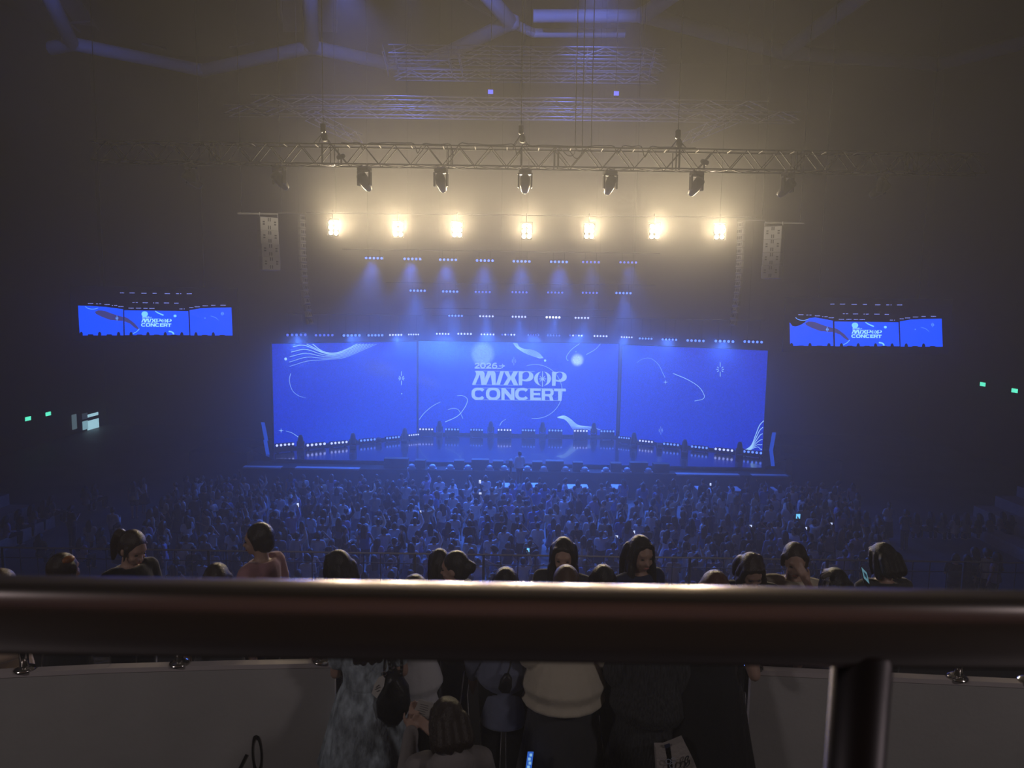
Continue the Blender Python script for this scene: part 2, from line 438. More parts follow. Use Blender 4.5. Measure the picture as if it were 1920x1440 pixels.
def logo(A):
    Zm = lambda pts: [(760 + x / 8, 600 + y / 8) for x, y in pts]
    # 2026 and the arrow
    def two(x):
        A.line([(x + 1, 683.6), (x + 2.2, 681.8), (x + 5, 681.3), (x + 7.8, 682.4), (x + 7.6, 684.6), (x + 4, 687), (x + 1.2, 689.2)], 2.2, n=5)
        A.poly([(x, 688.3), (x + 9.4, 688.3), (x + 9.4, 690.5), (x, 690.5)])
    def ring(cx, cy, rx, ry, t): A.strip(sup(cx, cy, rx, ry, 0, 2 * PI), sup(cx, cy, rx - t * 1.25, ry - t, 0, 2 * PI))
    two(890); ring(905.5, 685.3, 5.3, 5.3, 2.1); two(911.6)
    ring(927.3, 687.2, 5.0, 3.5, 1.8); A.line([(923.4, 686.8), (924.2, 683.4), (927.2, 681.2), (931, 681.4)], 2.2)
    A.line([(933, 690.2), (940, 690.0), (943.5, 686.2)], 0.9); A.line([(935.5, 686.1), (946, 686.1)], 1.5, curve=False)
    A.line([(941.8, 682.0), (943, 684.6), (946.6, 686.1)], 1.0); A.line([(946.6, 686.1), (943, 687.6), (941.8, 690.2)], 1.0)
    # thin rules
    A.line([(890, 690.9), (940, 691.2)], 0.7, curve=False)
    A.line([(891, 695.6), (1003, 696.4)], 0.6, curve=False); A.line([(886, 721.4), (972, 722.3)], 0.7, curve=False)
    A.line([(900, 727.3), (1060, 729)], 0.6, curve=False); A.line([(890, 749.4), (1053, 751)], 0.8, curve=False)
    # MIX
    A.poly(Zm([(1040, 765), (1165, 765), (1190, 800), (1192, 880), (1235, 765), (1330, 765), (1355, 800), (1357, 970), (1300, 970), (1282, 815),
               (1215, 970), (1140, 970), (1118, 815), (1052, 968), (1000, 968), (1062, 820), (1060, 795)]))
    A.poly(Zm([(1360, 970), (1418, 970), (1482, 767), (1425, 767)]))
    A.poly(Zm([(1482, 767), (1545, 768), (1580, 848), (1622, 768), (1692, 769), (1642, 865), (1692, 977), (1625, 977), (1582, 892), (1535, 975), (1472, 973), (1536, 868), (1492, 792)]))
    # P O P
    def pee(x, dy):
        A.poly([(x, 696.2 + dy), (x + 7.4, 696.2 + dy), (x + 6.6, 722.6 + dy), (x, 722.4 + dy)])
        out = sup(x + 13, 705.6 + dy, 14.6, 9.6, -PI / 2, PI / 2, 20, 2.3); inn = [(x + 12.6 + 7.0 * math.cos(t) + 1.6 * -math.sin(t), 704.4 + dy + 7.2 * math.sin(t)) for t in [-PI / 2 + PI * i / 20 for i in range(21)]]
        A.strip(out, inn)
        lf = [(x + 12.6 + 7.0 * math.cos(t) + 1.6 * -math.sin(t), 704.4 + dy + 7.2 * math.sin(t)) for t in [-PI / 2 - PI * i / 16 for i in range(17)]]
        ed = [(x + 6.9 + (6 if i in (0, 16) else 0), 696.0 + dy + 19.2 * i / 16) for i in range(17)]
        A.strip(lf, ed)
    pee(972.5, 0); pee(1035.0, 0.9)
    for sgn in (-1, 1):
        o1 = [(1017.2 + sgn * 16 * math.sin(t), 710 - 13.4 * math.cos(t)) for t in [0.18 + (PI - 0.36) * i / 16 for i in range(17)]]
        i1 = [(1017.2 + sgn * 9.0 * math.sin(t) ** 0.9, 710 - 13.4 * math.cos(t)) for t in [0.18 + (PI - 0.36) * i / 16 for i in range(17)]]
        A.strip(o1, i1)
    A.line([(1017.4, 695.8), (1017.0, 725)], 1.4, curve=False)
    for a in range(8):
        c, d = math.cos(PI * a / 4), math.sin(PI * a / 4)
        A.line([(1017.2, 710.3), (1017.2 + 6.8 * c, 710.3 + 6.8 * d)], 1.7, 1.1, curve=False)
    # CONCERT
    def cee(x, dy):
        a0 = math.radians(38); A.strip(sup(x + 13.2, 738.3 + dy, 13.2, 11.4, a0, 2 * PI - a0, 36), sup(x + 13.4, 738.3 + dy, 7.0, 6.6, a0 * 0.75, 2 * PI - a0 * 0.75, 36))
    cee(884, 0); A.strip(sup(924.6, 738.4, 13.6, 11.5, 0, 2 * PI, 40), sup(924.6, 738.4, 7.2, 6.7, 0, 2 * PI, 40))
    A.poly([(940, 727.4), (947, 727.4), (958.4, 740.6), (958.4, 727.6), (964.6, 727.6), (964.6, 750.2), (957.8, 750.2), (946.2, 736.8), (946.2, 750), (940, 750)])
    cee(965.8, 0.4)
    A.poly([(994, 728), (1014, 728.2), (1014, 732.9), (1000.6, 732.8), (1000.6, 736.6), (1012.6, 736.8), (1012.6, 741.2), (1000.6, 741.1), (1000.6, 745.3), (1014.4, 745.6), (1014.4, 750.6), (994, 750.3)])
    A.poly([(1015.6, 728.2), (1022, 728.3), (1022, 750.8), (1015.6, 750.7)])
    A.poly([(1022, 728.3), (1031, 728.4), (1031, 733), (1022, 732.9)]); A.poly([(1022, 738.6), (1031, 738.7), (1031, 743.2), (1022, 743.1)])
    A.strip(sup(1030.5, 735.8, 7.6, 7.4, -PI / 2, PI / 2, 14), sup(1030.5, 735.8, 1.6, 2.8, -PI / 2, PI / 2, 14))
    A.poly([(1028, 742.6), (1034, 741.6), (1036.2, 744.5), (1037.6, 751), (1031, 750.9), (1030, 745)])
    A.poly([(1038.6, 728.6), (1061, 729), (1061, 733.8), (1053, 733.7), (1052.8, 751.2), (1046.4, 751), (1046.6, 733.6), (1038.6, 733.4)])
STAR_ART = [
    ('wave_lines', lambda A: A.fan([(970, 643.5), (974, 650.5), (984, 654.5), (998, 656.5), (1010, 662), (1019, 671.5)], [(962, 643.2), (969, 652), (981, 660), (995, 666), (1004, 669), (1012, 672)], 8, 0.55)),
    ('dot', lambda A: A.disc(1022, 676, 2.2)), ('small_star', lambda A: A.star(1080, 659.5, 2)),
    ('orbit_line', lambda A: A.line([(1087, 644), (1072, 655), (1062.5, 668), (1063.5, 675), (1066, 675.5)], 0.8)), ('orbit_line', lambda A: A.line([(1126, 644.5), (1116, 655), (1099, 665)], 0.8)),
    ('orbit_line', lambda A: A.line([(785.8, 787), (795, 775), (810, 762), (826, 753.5)], 0.8, 0.6)),
    ('orbit_line', lambda A: A.line([(857, 742), (868, 742), (876.5, 749), (872, 763), (858, 780), (835, 791)], 0.6, 1.1)),
    ('orbit_line', lambda A: A.line([(840, 768), (850, 765.5), (860, 769), (868, 785)], 0.6)), ('orbit_line', lambda A: A.line([(937, 798), (941, 791), (949, 785.5)], 0.9, 0.5)),
    ('asterisk', lambda A: A.aster(963.5, 677, 8, 4.5, 0.5)),
    ('wave_lines', lambda A: A.fan([(1045, 782), (1058, 779.5), (1070, 786), (1084, 797), (1108, 800.5), (1126, 806)], [(1045, 783), (1058, 786), (1066, 793), (1071, 800), (1075, 805), (1078, 808)], 9, 0.75, 0.6)),
    ('disc_edge', lambda A: A.strip([(1003.5 + 51 * math.cos(t), 734 + 51 * math.sin(t)) for t in [-1.9 + 3.6 * i / 30 for i in range(31)]], [(1003.5 + 50.4 * math.cos(t), 734 + 50.4 * math.sin(t)) for t in [-1.9 + 3.6 * i / 30 for i in range(31)]]))]
def leftwaves(A):
    st = [(586, 645), (575, 645), (549, 650), (546, 660), (543, 669), (542, 679), (543, 687)]
    for k in range(7):
        sx, sy = st[k]; d = k * 1.9
        mid = [(600, 656 + d), (613, 661 + d), (630, 661.5 + d), (648, 655.5 + d)] if k < 2 else [(575 - (6 - k) * 1.0, 647.6 + (k - 2) * 7.4), (600, 659.5 + (k - 2) * 3.9), (620, 664.6 + (k - 2) * 2.2), (640, 662 + (k - 2) * 2.4), (658, 656 + (k - 2) * 2.4)]
        A.line([(sx, sy)] + mid + [(670 + k * 6, 645)], 1.5 - 0.16 * k, 1.2 - 0.1 * k)
LEFT_ART = [('wave_lines', leftwaves), ('dot', lambda A: A.disc(535.5, 673, 2.6)), ('orbit_line', lambda A: A.line([(545, 700), (542.5, 714), (548, 732), (560, 742), (574, 746)], 0.8, 0.3)),
    ('asterisk', lambda A: A.aster(752.5, 709, 13, 5.6, 1.0)), ('star', lambda A: A.star(527, 807.5, 5, 0.16)), ('orbit_line', lambda A: A.line([(536, 808), (548, 812), (560, 820)], 0.5, 1.0)), ('dot', lambda A: A.disc(753, 738, 1.2, 8))]
def rightwaves(A):
    for k, e in enumerate([(1432, 789), (1430.6, 801), (1430, 813), (1429.6, 824), (1429, 833), (1428.6, 841)]):
        d = k * 1.0
        A.line([(1393 + d * 2.4, 846), (1408 + d * 0.6, 836 + d), (1416 + d, 818 + d * 4), (1424 + d * 0.6, 798 + d * 9), e], 1.4 - 0.1 * k)
RIGHT_ART = [('orbit_line', lambda A: A.line([(1194, 680), (1205, 673), (1220, 672), (1235, 684), (1243, 700), (1247, 708)], 0.4, 0.7)), ('star', lambda A: A.star(1248, 716.5, 5, 0.16)),
    ('orbit_line', lambda A: A.line([(1262, 700), (1290, 712), (1310, 725), (1320, 740), (1318, 748), (1302, 752)], 1.0, 0.8)),
    ('asterisk', lambda A: A.aster(1350.5, 692.5, 13.5, 7, 1.05, 0.45)), ('asterisk', lambda A: A.aster(1239, 807, 8, 4.5, 0.4)), ('wave_lines', rightwaves)]
M_art = glow('screen_art', (0.33, 0.62, 1.0), SCREEN_K * 1.35)
M_art2 = glow('screen_art_faint', (0.10, 0.30, 0.95), SCREEN_K * 0.9)
M_type = glow('screen_lettering', (0.40, 0.62, 1.0), SCREEN_K * 1.0)
SCREENS = {}
def led_screen(key, label, a, b, blobs, arts):
    a = V((a[0], a[1], Z0)); b = V((b[0], b[1], Z0)); d = b - a; W = d.length; H = Z1 - Z0
    t = thing('led_screen', label, 'screen', a, math.atan2(d.y, d.x), 'stage LED screens')
    M = Matrix.Translation(a) @ Matrix.Rotation(math.atan2(d.y, d.x), 4, 'Z')
    n = V((d.y, -d.x, 0)).normalized(); scr = (a, n, M.inverted())
    SCREENS[key] = scr
    bl = [(*[(lambda q: (q.x, q.z))(scr[2] @ PPL(x, y, a, n))][0], *rest) for (x, y, *rest) in blobs]
    MB().box((W / 2, 0.03, H / 2), (W, 0.06, H)).obj('panel', screen_mat('screen_' + key, bl, SCREEN_K), t)
    f = MB(); e = 0.05
    f.box((W / 2, 0.06, -e / 2 - 0.001), (W + 2 * e, 0.16, e)).box((W / 2, 0.06, H + e / 2 + 0.001), (W + 2 * e, 0.16, e))
    f.box((-e / 2 - 0.001, 0.06, H / 2), (e, 0.16, H)).box((W + e / 2 + 0.001, 0.06, H / 2), (e, 0.16, H)).box((W / 2, 0.12, H / 2), (W, 0.04, H))
    f.obj('frame', M_black, t)
    for name, fn in arts:
        A = Art(scr); fn(A); o_ = A.done(name, M_type if name == 'lettering' else M_art, t)
        if name in ('wave_lines', 'asterisk'): o_['kind'] = 'stuff'
    return t
PX = 0.0285 / 0.9                 # metres per pixel at the screens, roughly
LB = (0.13, 0.42, 0.95)
led_screen('left', 'left angled stage screen, blue with wavy white lines near its top', (-12.498, 36.872), (-5.587, 41.349),
           [(712, 692, 1.7, 0.75, 0.35, 0.1, 1.0, 0.55, (0.045, 0.065, 0.40)), (781, 645, 1.9, 1.2, 0, 0.0, 1.0, 0.7, (0.01, 0.12, 0.85)), (650, 820, 5.0, 2.4, 0, 0.0, 1.0, 0.35, (0, 0.07, 0.85))],
           LEFT_ART)
led_screen('middle', 'middle stage screen showing 2026 MIXPOP CONCERT in pale letters on blue', (-5.586, 42.186), (6.285, 42.1),
           [(820, 650, 4.6, 1.6, 0.1, 0.0, 1.0, 0.75, (0.06, 0.26, 0.92)), (940, 650, 4.2, 1.0, 0.0, 0.0, 1.0, 0.5, (0.03, 0.20, 0.92)), (905, 664, 0.74, 0.74, 0, 0.65, 1.1, 0.95, (0.20, 0.42, 0.97)), (1082.5, 675, 0.46, 0.46, 0, 0.35, 1.0, 0.95, (0.55, 0.82, 1.0)),
            (1003.5, 734, 1.6, 1.6, 0, 0.97, 1.0, 0.6, (0.0, 0.030, 0.56)), (800, 715, 1.3, 0.6, 0.5, 0.0, 1.0, 0.55, (0.04, 0.06, 0.45))],
           STAR_ART + [('lettering', logo)])
led_screen('right', 'right angled stage screen, deep blue with one orbit curve and two stars', (6.358, 41.096), (13.476, 37.484),
           [(1190, 660, 3.0, 2.0, 0, 0.0, 1.0, 0.4, (0.0, 0.075, 0.80)), (1330, 770, 4.2, 2.2, 0, 0, 1.0, 0.5, (0, 0.033, 0.60))],
           RIGHT_ART)

# ------------------------------------------------------------------ hanging side screens that show the stage again
M_cable = mat('black_cable', (0.02, 0.02, 0.02), 0.6)
M_steel = mat('truss_aluminium', (0.30, 0.30, 0.31), 0.38, metal=0.9)
M_scrblack = mat('dark_screen_glass', (0.006, 0.006, 0.008), 0.35)
def side_screen(label, ox, oy, key, cut, Y=36.0):
    f = lambda x, y: (x + ox, y + oy + (x - 290) * 0.004)
    a = P(*f(136, 640), Y); b = P(*f(447, 640), Y); tz = P(*f(290, 538), Y).z
    d = b - a; base = V((a.x, Y, a.z)); W = d.x; H = tz - a.z
    t = thing('side_screen', label, 'screen', base, 0.0, 'hanging side screens')
    scr = (base, V((0, -1, 0)), Matrix.Translation(-base))
    pn = MB().box((W / 2, 0.06, H / 2), (W, 0.12, H)).obj('panel', M_scrblack, t)
    for x in (W * 0.2, W * 0.8):
        MB().tube((x, 0.06, H), (x, 0.06, 26.2 - base.z), 0.02, 5).obj('hanging_cable', M_cable, t)
    blue = glow('side_screen_blue', (0.0, 0.045, 0.72), 2.4, False)
    if cut: left = [(149, 584), (154, 590.5), (160, 591.5), (168, 589.5), (176, 585), (185, 576), (197, 574.5), (230, 580.5), (231, 628), (150, 628)]
    else: left = [(146.5, 573.5), (170, 574), (200, 576), (231, 580), (231.5, 629), (149.5, 629.5)]
    A = Art(scr, f, 0.004)
    A.poly(left); A.poly([(233, 582), (353, 583), (355, 628), (234, 628.5)]); A.poly([(355.5, 581.5), (375, 578), (400, 576.5), (434, 576), (436, 628.5), (357, 628.5)])
    A.done('stage_picture', blue, t)
    A = Art(scr, f, 0.008)                                           # the smoke that hangs across the picture
    A.poly([(178, 585), (185, 582), (196, 583), (212, 589), (225, 593), (231, 594.5), (231, 602), (222, 601.5), (206, 600), (190, 594), (180, 589)])
    A.poly([(233, 594), (240, 597), (252, 606), (260, 615), (259, 618), (252, 614), (244, 607), (233, 602.5)])
    A.done('smoke_picture', glow('side_screen_smoke', (0.035, 0.035, 0.16), 1.6), t)
    for x in (152.5, 187, 222.5, 246, 277.5, 310, 341, 367.5, 400):
        Art(scr, f, 0.010).poly([(x - 3, 630.5), (x - 3, 625.5), (x - 1, 622.5), (x + 1, 622.5), (x + 3, 625.5), (x + 3, 630.5)]).done('fixture_picture', M_scrblack, t)
    for x in (170, 205, 262, 294, 326, 384, 417): Art(scr, f, 0.010).poly([(x - 5, 630), (x - 5, 627.3), (x + 5, 627.3), (x + 5, 630)]).done('fixture_picture', M_scrblack, t)
    mm = lambda x, y: f(233 + (x - 785) * 0.3205, 582 + (y - 638.5) * 0.272)
    A = Art(scr, mm, 0.009); logo(A); A.done('lettering', glow('side_screen_type', (0.22, 0.50, 1.0), 2.2), t)
    A = Art(scr, mm, 0.009)
    A.disc(905, 664, 19); A.disc(1082.5, 676, 9); A.line([(966, 643), (984, 656), (1015, 672)], 5, 9); A.line([(835, 800), (858, 785), (874, 766)], 3); A.line([(1045, 782), (1066, 788), (1076, 803)], 9)
    A.done('disc_picture', glow('side_screen_disc', (0.13, 0.42, 1.0), 2.2), t)
    A = Art(scr, f, 0.009)
    A.line([(160, 575), (166, 579), (176, 580), (184, 578)], 1.0); A.aster(219.5, 597, 5, 2.5, 0.8); A.aster(417, 587.5, 4, 3, 0.6); A.star(384.5, 596, 2)
    A.line([(395, 592), (404, 595), (410, 600)], 0.5)
    A.done('line_picture', glow('side_screen_line', (0.10, 0.30, 1.0), 2.0), t)
    A = Art(scr, f, 0.010)
    rows = [(228, 549.5), (248, 549.5), (270, 550), (291, 550), (314, 550.5), (335, 550.5), (355, 550.5), (253.5, 567.5), (272.5, 567.8), (292.5, 568), (312.5, 568), (330, 568.3),
            (246, 578), (260, 578), (274, 578.2), (285, 578.3), (341.5, 579), (170, 569.5), (185, 570), (201, 571.5), (215, 573), (227, 575), (358, 576.5), (370, 574.8), (385, 573), (401, 572), (418.5, 571.8)]
    for i, (x, y) in enumerate(rows):
        for k in range(5):
            if (i * 7 + k * 3) % 11: A.disc(x - 4 + k * 2, y, 0.75, 6)
    A.done('lamp_picture', glow('side_screen_lamp', (0.25, 0.32, 1.0), 1.6), t)
    return t
side_screen('left hanging side screen showing the stage in small, its left edge square', 0, 0, 'l', False)
side_screen('right hanging side screen showing the stage in small, its corner cut by a curve', 1331.5, 21, 'r', True)

# ------------------------------------------------------------------ the stage
SZ = STAGE_Z
FL = PZ(512, 860.5, SZ); FR = PZ(1430, 877, SZ)
M_deck = mat('stage_deck', (0.030, 0.032, 0.040), 0.20, spec=1.0, noise=0.35, nscale=3.0, bump=0.10, bscale=5.0, coat=0.5, stretch=(0.12, 3.5, 1))
stage = thing('stage', 'wide low stage with a glossy dark deck reflecting the blue screens', 'stage', (0, (FL.y + FR.y) / 2, 0))
sy = stage.location.y
poly = [(FL.x, FL.y - sy), (FR.x, FR.y - sy), (15.5, 38.0 - sy), (7.0, 43.6 - sy), (-6.5, 43.8 - sy), (-14.2, 37.6 - sy)]
n = len(poly)
MB().add([(x, y, SZ - 0.06) for x, y in poly] + [(x, y, SZ) for x, y in poly],
         [tuple(range(n))[::-1], tuple(range(n, 2 * n))] + [(i, (i + 1) % n, n + (i + 1) % n, n + i) for i in range(n)]).obj('deck', M_deck, stage)
MB().add([(x * 0.99, y + 0.03, 0) for x, y in poly] + [(x * 0.99, y + 0.03, SZ - 0.065) for x, y in poly],
         [tuple(range(n))[::-1], tuple(range(n, 2 * n))] + [(i, (i + 1) % n, n + (i + 1) % n, n + i) for i in range(n)]).obj('skirt', M_drape, stage)
# front shelf and the wing decks, a step lower
SH = SZ - 0.20
mb = MB(); a = PZ(455, 876, SH); b = PZ(1484, 893, SH)
dx = (b - a)
def on_front(px, py, z): return PZ(px, py, z)
vs = [(a.x, a.y - sy), (b.x, b.y - sy), (b.x, b.y - sy + 1.5), (a.x, a.y - sy + 1.5)]
shf = MB().add([(x, y, 0) for x, y in vs] + [(x, y, SH) for x, y in vs], [(0, 3, 2, 1), (4, 5, 6, 7), (0, 1, 5, 4), (1, 2, 6, 5), (2, 3, 7, 6), (3, 0, 4, 7)]).obj('front_shelf', M_drape, stage)
M_trim = mat('pale_trim', (0.40, 0.42, 0.48), 0.5)
for x0, x1 in ((455, 527), (553, 674), (1269, 1388), (1411, 1478)):
    t0, t1 = (x0 - 455) / 1029, (x1 - 455) / 1029
    p, q = a + dx * t0, a + dx * t1
    MB().add([(p.x, p.y - sy + o, z) for o, z in ((-0.02, SH - 0.06), (-0.02, SH + 0.012), (0.35, SH + 0.012), (0.35, SH - 0.06))] +
             [(q.x, q.y - sy + o, z) for o, z in ((-0.02, SH - 0.06), (-0.02, SH + 0.012), (0.35, SH + 0.012), (0.35, SH - 0.06))],
             [(0, 1, 2, 3), (4, 7, 6, 5), (0, 4, 5, 1), (1, 5, 6, 2), (2, 6, 7, 3), (3, 7, 4, 0)]).obj('tread', M_trim, stage)
# stage monitors along the front edge
M_mon = mat('monitor_black', (0.02, 0.02, 0.024), 0.7)
mons = [(743, 46, 859.5), (788, 20, 862.5), (861, 19, 863), (900.5, 33, 861.5), (934, 20, 864), (1007.5, 19, 865.5), (1040, 34, 864), (1083.5, 19, 866.5), (1155, 20, 868), (1198, 34, 867), (1240, 30, 869.5)]
for i, (x, wd, yt) in enumerate(mons):
    fpx = (x - 455) / 1029; base = a + dx * fpx + V((0, 0.45, 0)); base.z = SH
    dd = (base - CAM).y; W = wd / FPX * dd; top = P(x, yt, base.y + 0.0).z; H = top - SH
    t = thing('stage_monitor', 'dark box monitor on the stage front, %s from the left end of its row' % ordinal(i + 1), 'speaker', (P(x, yt, base.y).x, base.y, SH), 0, 'monitors along the stage front')
    MB().prism([(-W / 2, 0), (W / 2, 0), (W / 2, H), (-W / 2, H)], -0.12, 0.30).obj('cabinet', M_mon, t)
    MB().box((0, -0.125, H * 0.55), (W * 0.9, 0.012, H * 0.7)).obj('grille', mat('speaker_grille', (0.03, 0.03, 0.035), 0.5, metal=0.5), t)
# foot lights on the shelf
M_lens = mat('clear_lens', (0.5, 0.55, 0.65), 0.15, spec=1.0)
for i, x in enumerate((772, 811, 845, 878, 919, 946, 990, 1021, 1062, 1098, 1138, 1178, 1218)):
    base = a + dx * ((x - 455) / 1029) + V((0, 0.12, 0)); base.z = SH
    t = thing('foot_light', 'small foot light on the stage shelf, %s from the left end of its row' % ordinal(i + 1), 'light', base, 0, 'foot lights on the stage shelf')
    MB().box((0, 0.05, 0.035), (0.42, 0.22, 0.07)).obj('base', M_trim, t)
    MB().lathe([(0.15, 0.07), (0.17, 0.14), (0.13, 0.22), (0.04, 0.26)], (0, 0.08, 0), 12).obj('lens', M_lens, t, smooth=True)

# ------------------------------------------------------------------ LED bars: housing with five lenses
BARMATS = [glow('led_blue_dim', (0.08, 0.15, 0.9), 1.1), glow('led_blue', (0.08, 0.18, 1.0), 2.6), glow('led_white_blue', (0.60, 0.65, 1.0), 6.0), glow('led_pale', (0.36, 0.42, 1.0), 2.4)]
M_hous = mat('fixture_black', (0.018, 0.018, 0.02), 0.5)
BM = {}
def led_bar(label, p, W, rotz, lvl, group, floor=False, hang=None, litW=0, out=False):
    """p: centre of the lens row"""
    t = thing('led_bar', label, 'light', p, rotz, group)
    key = round(W, 2)
    r = W / 15
    if ('h', key) not in BM:
        BM[('h', key)] = MB().bbox((0, 0.10, 0.03), (W * 1.04, 0.16, r * 2.6), 0.02).mesh('housing', M_hous)
        BM[('l', key)] = MB().lathe([(r, 0.0), (r * 0.95, 0.02), (r * 0.5, 0.035)], (0, 0, 0), 10, Matrix.Rotation(PI / 2, 3, 'X')).mesh('lens', None)
        BM[('l', key)].materials.append(BARMATS[0])
    if floor:
        h0 = p.z - SZ; MB().bbox((0, 0.12, (r * 1.1 - h0 + 0.05) / 2), (W * 1.04, 0.2, h0 + r * 1.1 - 0.05), 0.02).obj('housing', M_hous, t)
    else: link('housing', BM[('h', key)], t)
    for k in range(5):
        o = link('lens', BM[('l', key)], t, ((k - 2) * W / 4.6, 0.012, 0))
        o.material_slots[0].link = 'OBJECT'; o.material_slots[0].material = BARMATS[lvl if isinstance(lvl, int) else lvl[k]]
    if hang is not None:
        for sx in (-0.32, 0.32):
            MB().tube((sx * W, 0.10, 0.03 + r), (sx * W, 0.10, hang - p.z), 0.008, 5).obj('hanger', M_hous, t)
    if floor:
        for sx in (-0.38, 0.38): MB().box((sx * W, 0.12, 0.025 - h0), (0.06, 0.24, 0.05)).obj('foot', M_hous, t)
    if litW:
        lamp('SPOT', 'bar_light', (0, -0.1, -0.12), litW, (0.05, 0.18, 1.0), aim=(0, -1, -0.8) if out else (0, -0.75, -1), parent=t, spot_size=math.radians(120 if out else 56), spot_blend=0.8, shadow_soft_size=0.25)
    return t
def batten(label, px0, px1, y0, y1, Y, dz=0.42, group='hanging pipes'):
    a = P(px0, y0, Y); b = P(px1, y1, Y); a.z += dz; b.z += dz
    t = thing('pipe_batten', label, 'pipe', (a.x, Y, a.z), 0, group)
    d = b - a
    MB().tube((0, 0.10, 0), (d.x, d.y + 0.10, d.z), 0.022, 8).obj('pipe', M_hous, t)
    for k in (0.08, 0.5, 0.92):
        MB().tube((d.x * k, 0.10, d.z * k), (d.x * k, 0.10, 26.2 - a.z), 0.006, 5).obj('hanging_cable', M_cable, t)
    return a, b
rows = [
    ('upper', 33.5, [(701, 484), (773, 485.5), (840, 487), (909, 488.5), (978, 490), (1048, 491), (1108, 491.5), (1178, 492)], 33, [1, 1, 1, 1, 1, 1, 0, 0]),
    ('second', 37.0, [(783, 545), (844, 546.5), (905, 547.5), (974, 548), (1041, 548.5), (1106, 549), (1169, 549.5)], 30, [1, 1, 0, 0, 0, 0, 1]),
    ('third', 40.0, [(854, 592), (912, 593), (973, 594), (1037, 595), (1091, 596)], 27, [1, 3, 3, 2, 3]),
]
for nm, Y, pts, wpx, lv in rows:
    a_, b_ = batten('thin black pipe carrying the %s row of blue lamp bars' % nm, pts[0][0] - 60, pts[-1][0] + 60, pts[0][1], pts[-1][1], Y)
    for i, (x, y) in enumerate(pts):
        p = P(x, y, Y)
        led_bar('five-lens blue lamp bar, %s from the left in the %s hanging row' % (ordinal(i + 1), nm), p, wpx / FPX * Y, 0, lv[i], 'lamp bars hanging above the stage', hang=a_.z + (b_.z - a_.z) * (p.x - a_.x) / (b_.x - a_.x), litW=BAR_W if lv[i] else BAR_W * 0.4)
tops = {'left': [(556, 628, 32, 0), (608, 628.5, 30, 0), (659.5, 629, 29, 1), (704, 628.7, 26, 1), (742, 628, 22, 3), (775.5, 627.2, 19, 3)],
        'middle': [(830, 626, 25, 3), (871, 626, 27, 3), (914, 627, 26, 3), (953, 627.5, 26, [0, 3, 0, 3, 3]), (1000, 628, 22, 0), (1038, 629, 25, 0), (1080, 629.3, 25, [0, 3, 0, 3, 3]), (1126, 630.2, 26, 3)],
        'right': [(1175, 632.3, 20, 3), (1210.5, 634.8, 23, 1), (1255, 636.8, 26, 1), (1304, 638.8, 30, 1), (1358, 640, 32, 1), (1412, 641, 31, 1)]}
for key, lst in tops.items():
    o, nrm, inv = SCREENS[key]
    rz_ = math.atan2(nrm.x, -nrm.y)
    for i, (x, y, wd, lv) in enumerate(lst):
        p = PPL(x, y, o + nrm * 0.35, nrm)
        led_bar('five-lens lamp bar over the %s stage screen, %s from its left end' % (key, ordinal(i + 1)), p, wd / FPX * p.y / max(0.72, math.cos(rz_)), rz_, lv, 'lamp bars over the stage screens', hang=p.z + 1.1,
                litW=TOPBAR_W if i % 2 == 0 else 0, out=True)
    A_, B_ = PPL(lst[0][0] - 20, lst[0][1], o + nrm * 0.25, nrm), PPL(lst[-1][0] + 20, lst[-1][1], o + nrm * 0.25, nrm)
    t = thing('pipe_batten', 'thin black pipe carrying the lamp bars over the %s stage screen' % key, 'pipe', (A_.x, A_.y, A_.z + 1.1), 0, 'hanging pipes')
    d = B_ - A_; MB().tube((0, 0, 0), d, 0.022, 8).obj('pipe', M_hous, t)
    for k in (0.1, 0.9): MB().tube(d * k, (d.x * k, d.y * k, 26.2 - A_.z - 1.1), 0.006, 5).obj('hanging_cable', M_cable, t)
# on the deck, at the foot of the screens
flo = {'left': [(534.5, 834, 29), (593, 833.5, 31), (636, 832, 28), (690, 827, 26), (737, 822.5, 23), (776, 815.5, 18)],
       'middle': [(799, 805, 26), (847.5, 805.3, 26), (893.5, 806, 24), (946, 806.3, 26), (991, 806.8, 25), (1041.5, 807.2, 26), (1089, 808, 26), (1139, 808.7, 26)],
       'right': [(1170, 821, 20), (1211, 827.5, 24), (1258, 834.5, 27), (1311, 841.5, 28), (1357, 845.5, 31), (1411, 848, 31)]}
for key, lst in flo.items():
    o, nrm, inv = SCREENS[key]; rz_ = math.atan2(nrm.x, -nrm.y)
    for i, (x, y, wd) in enumerate(lst):
        p = PPL(x, y, o + nrm * 0.75, nrm); p.z = max(p.z, SZ + 0.25)
        led_bar('five-lens lamp bar on the deck under the %s screen, %s from its left end' % (key, ordinal(i + 1)), p, wd / FPX * p.y / max(0.72, math.cos(rz_)), rz_, 3 if key == 'left' and i < 3 else (1 if (i + len(key)) % 3 else 3), 'lamp bars on the stage deck', floor=True)
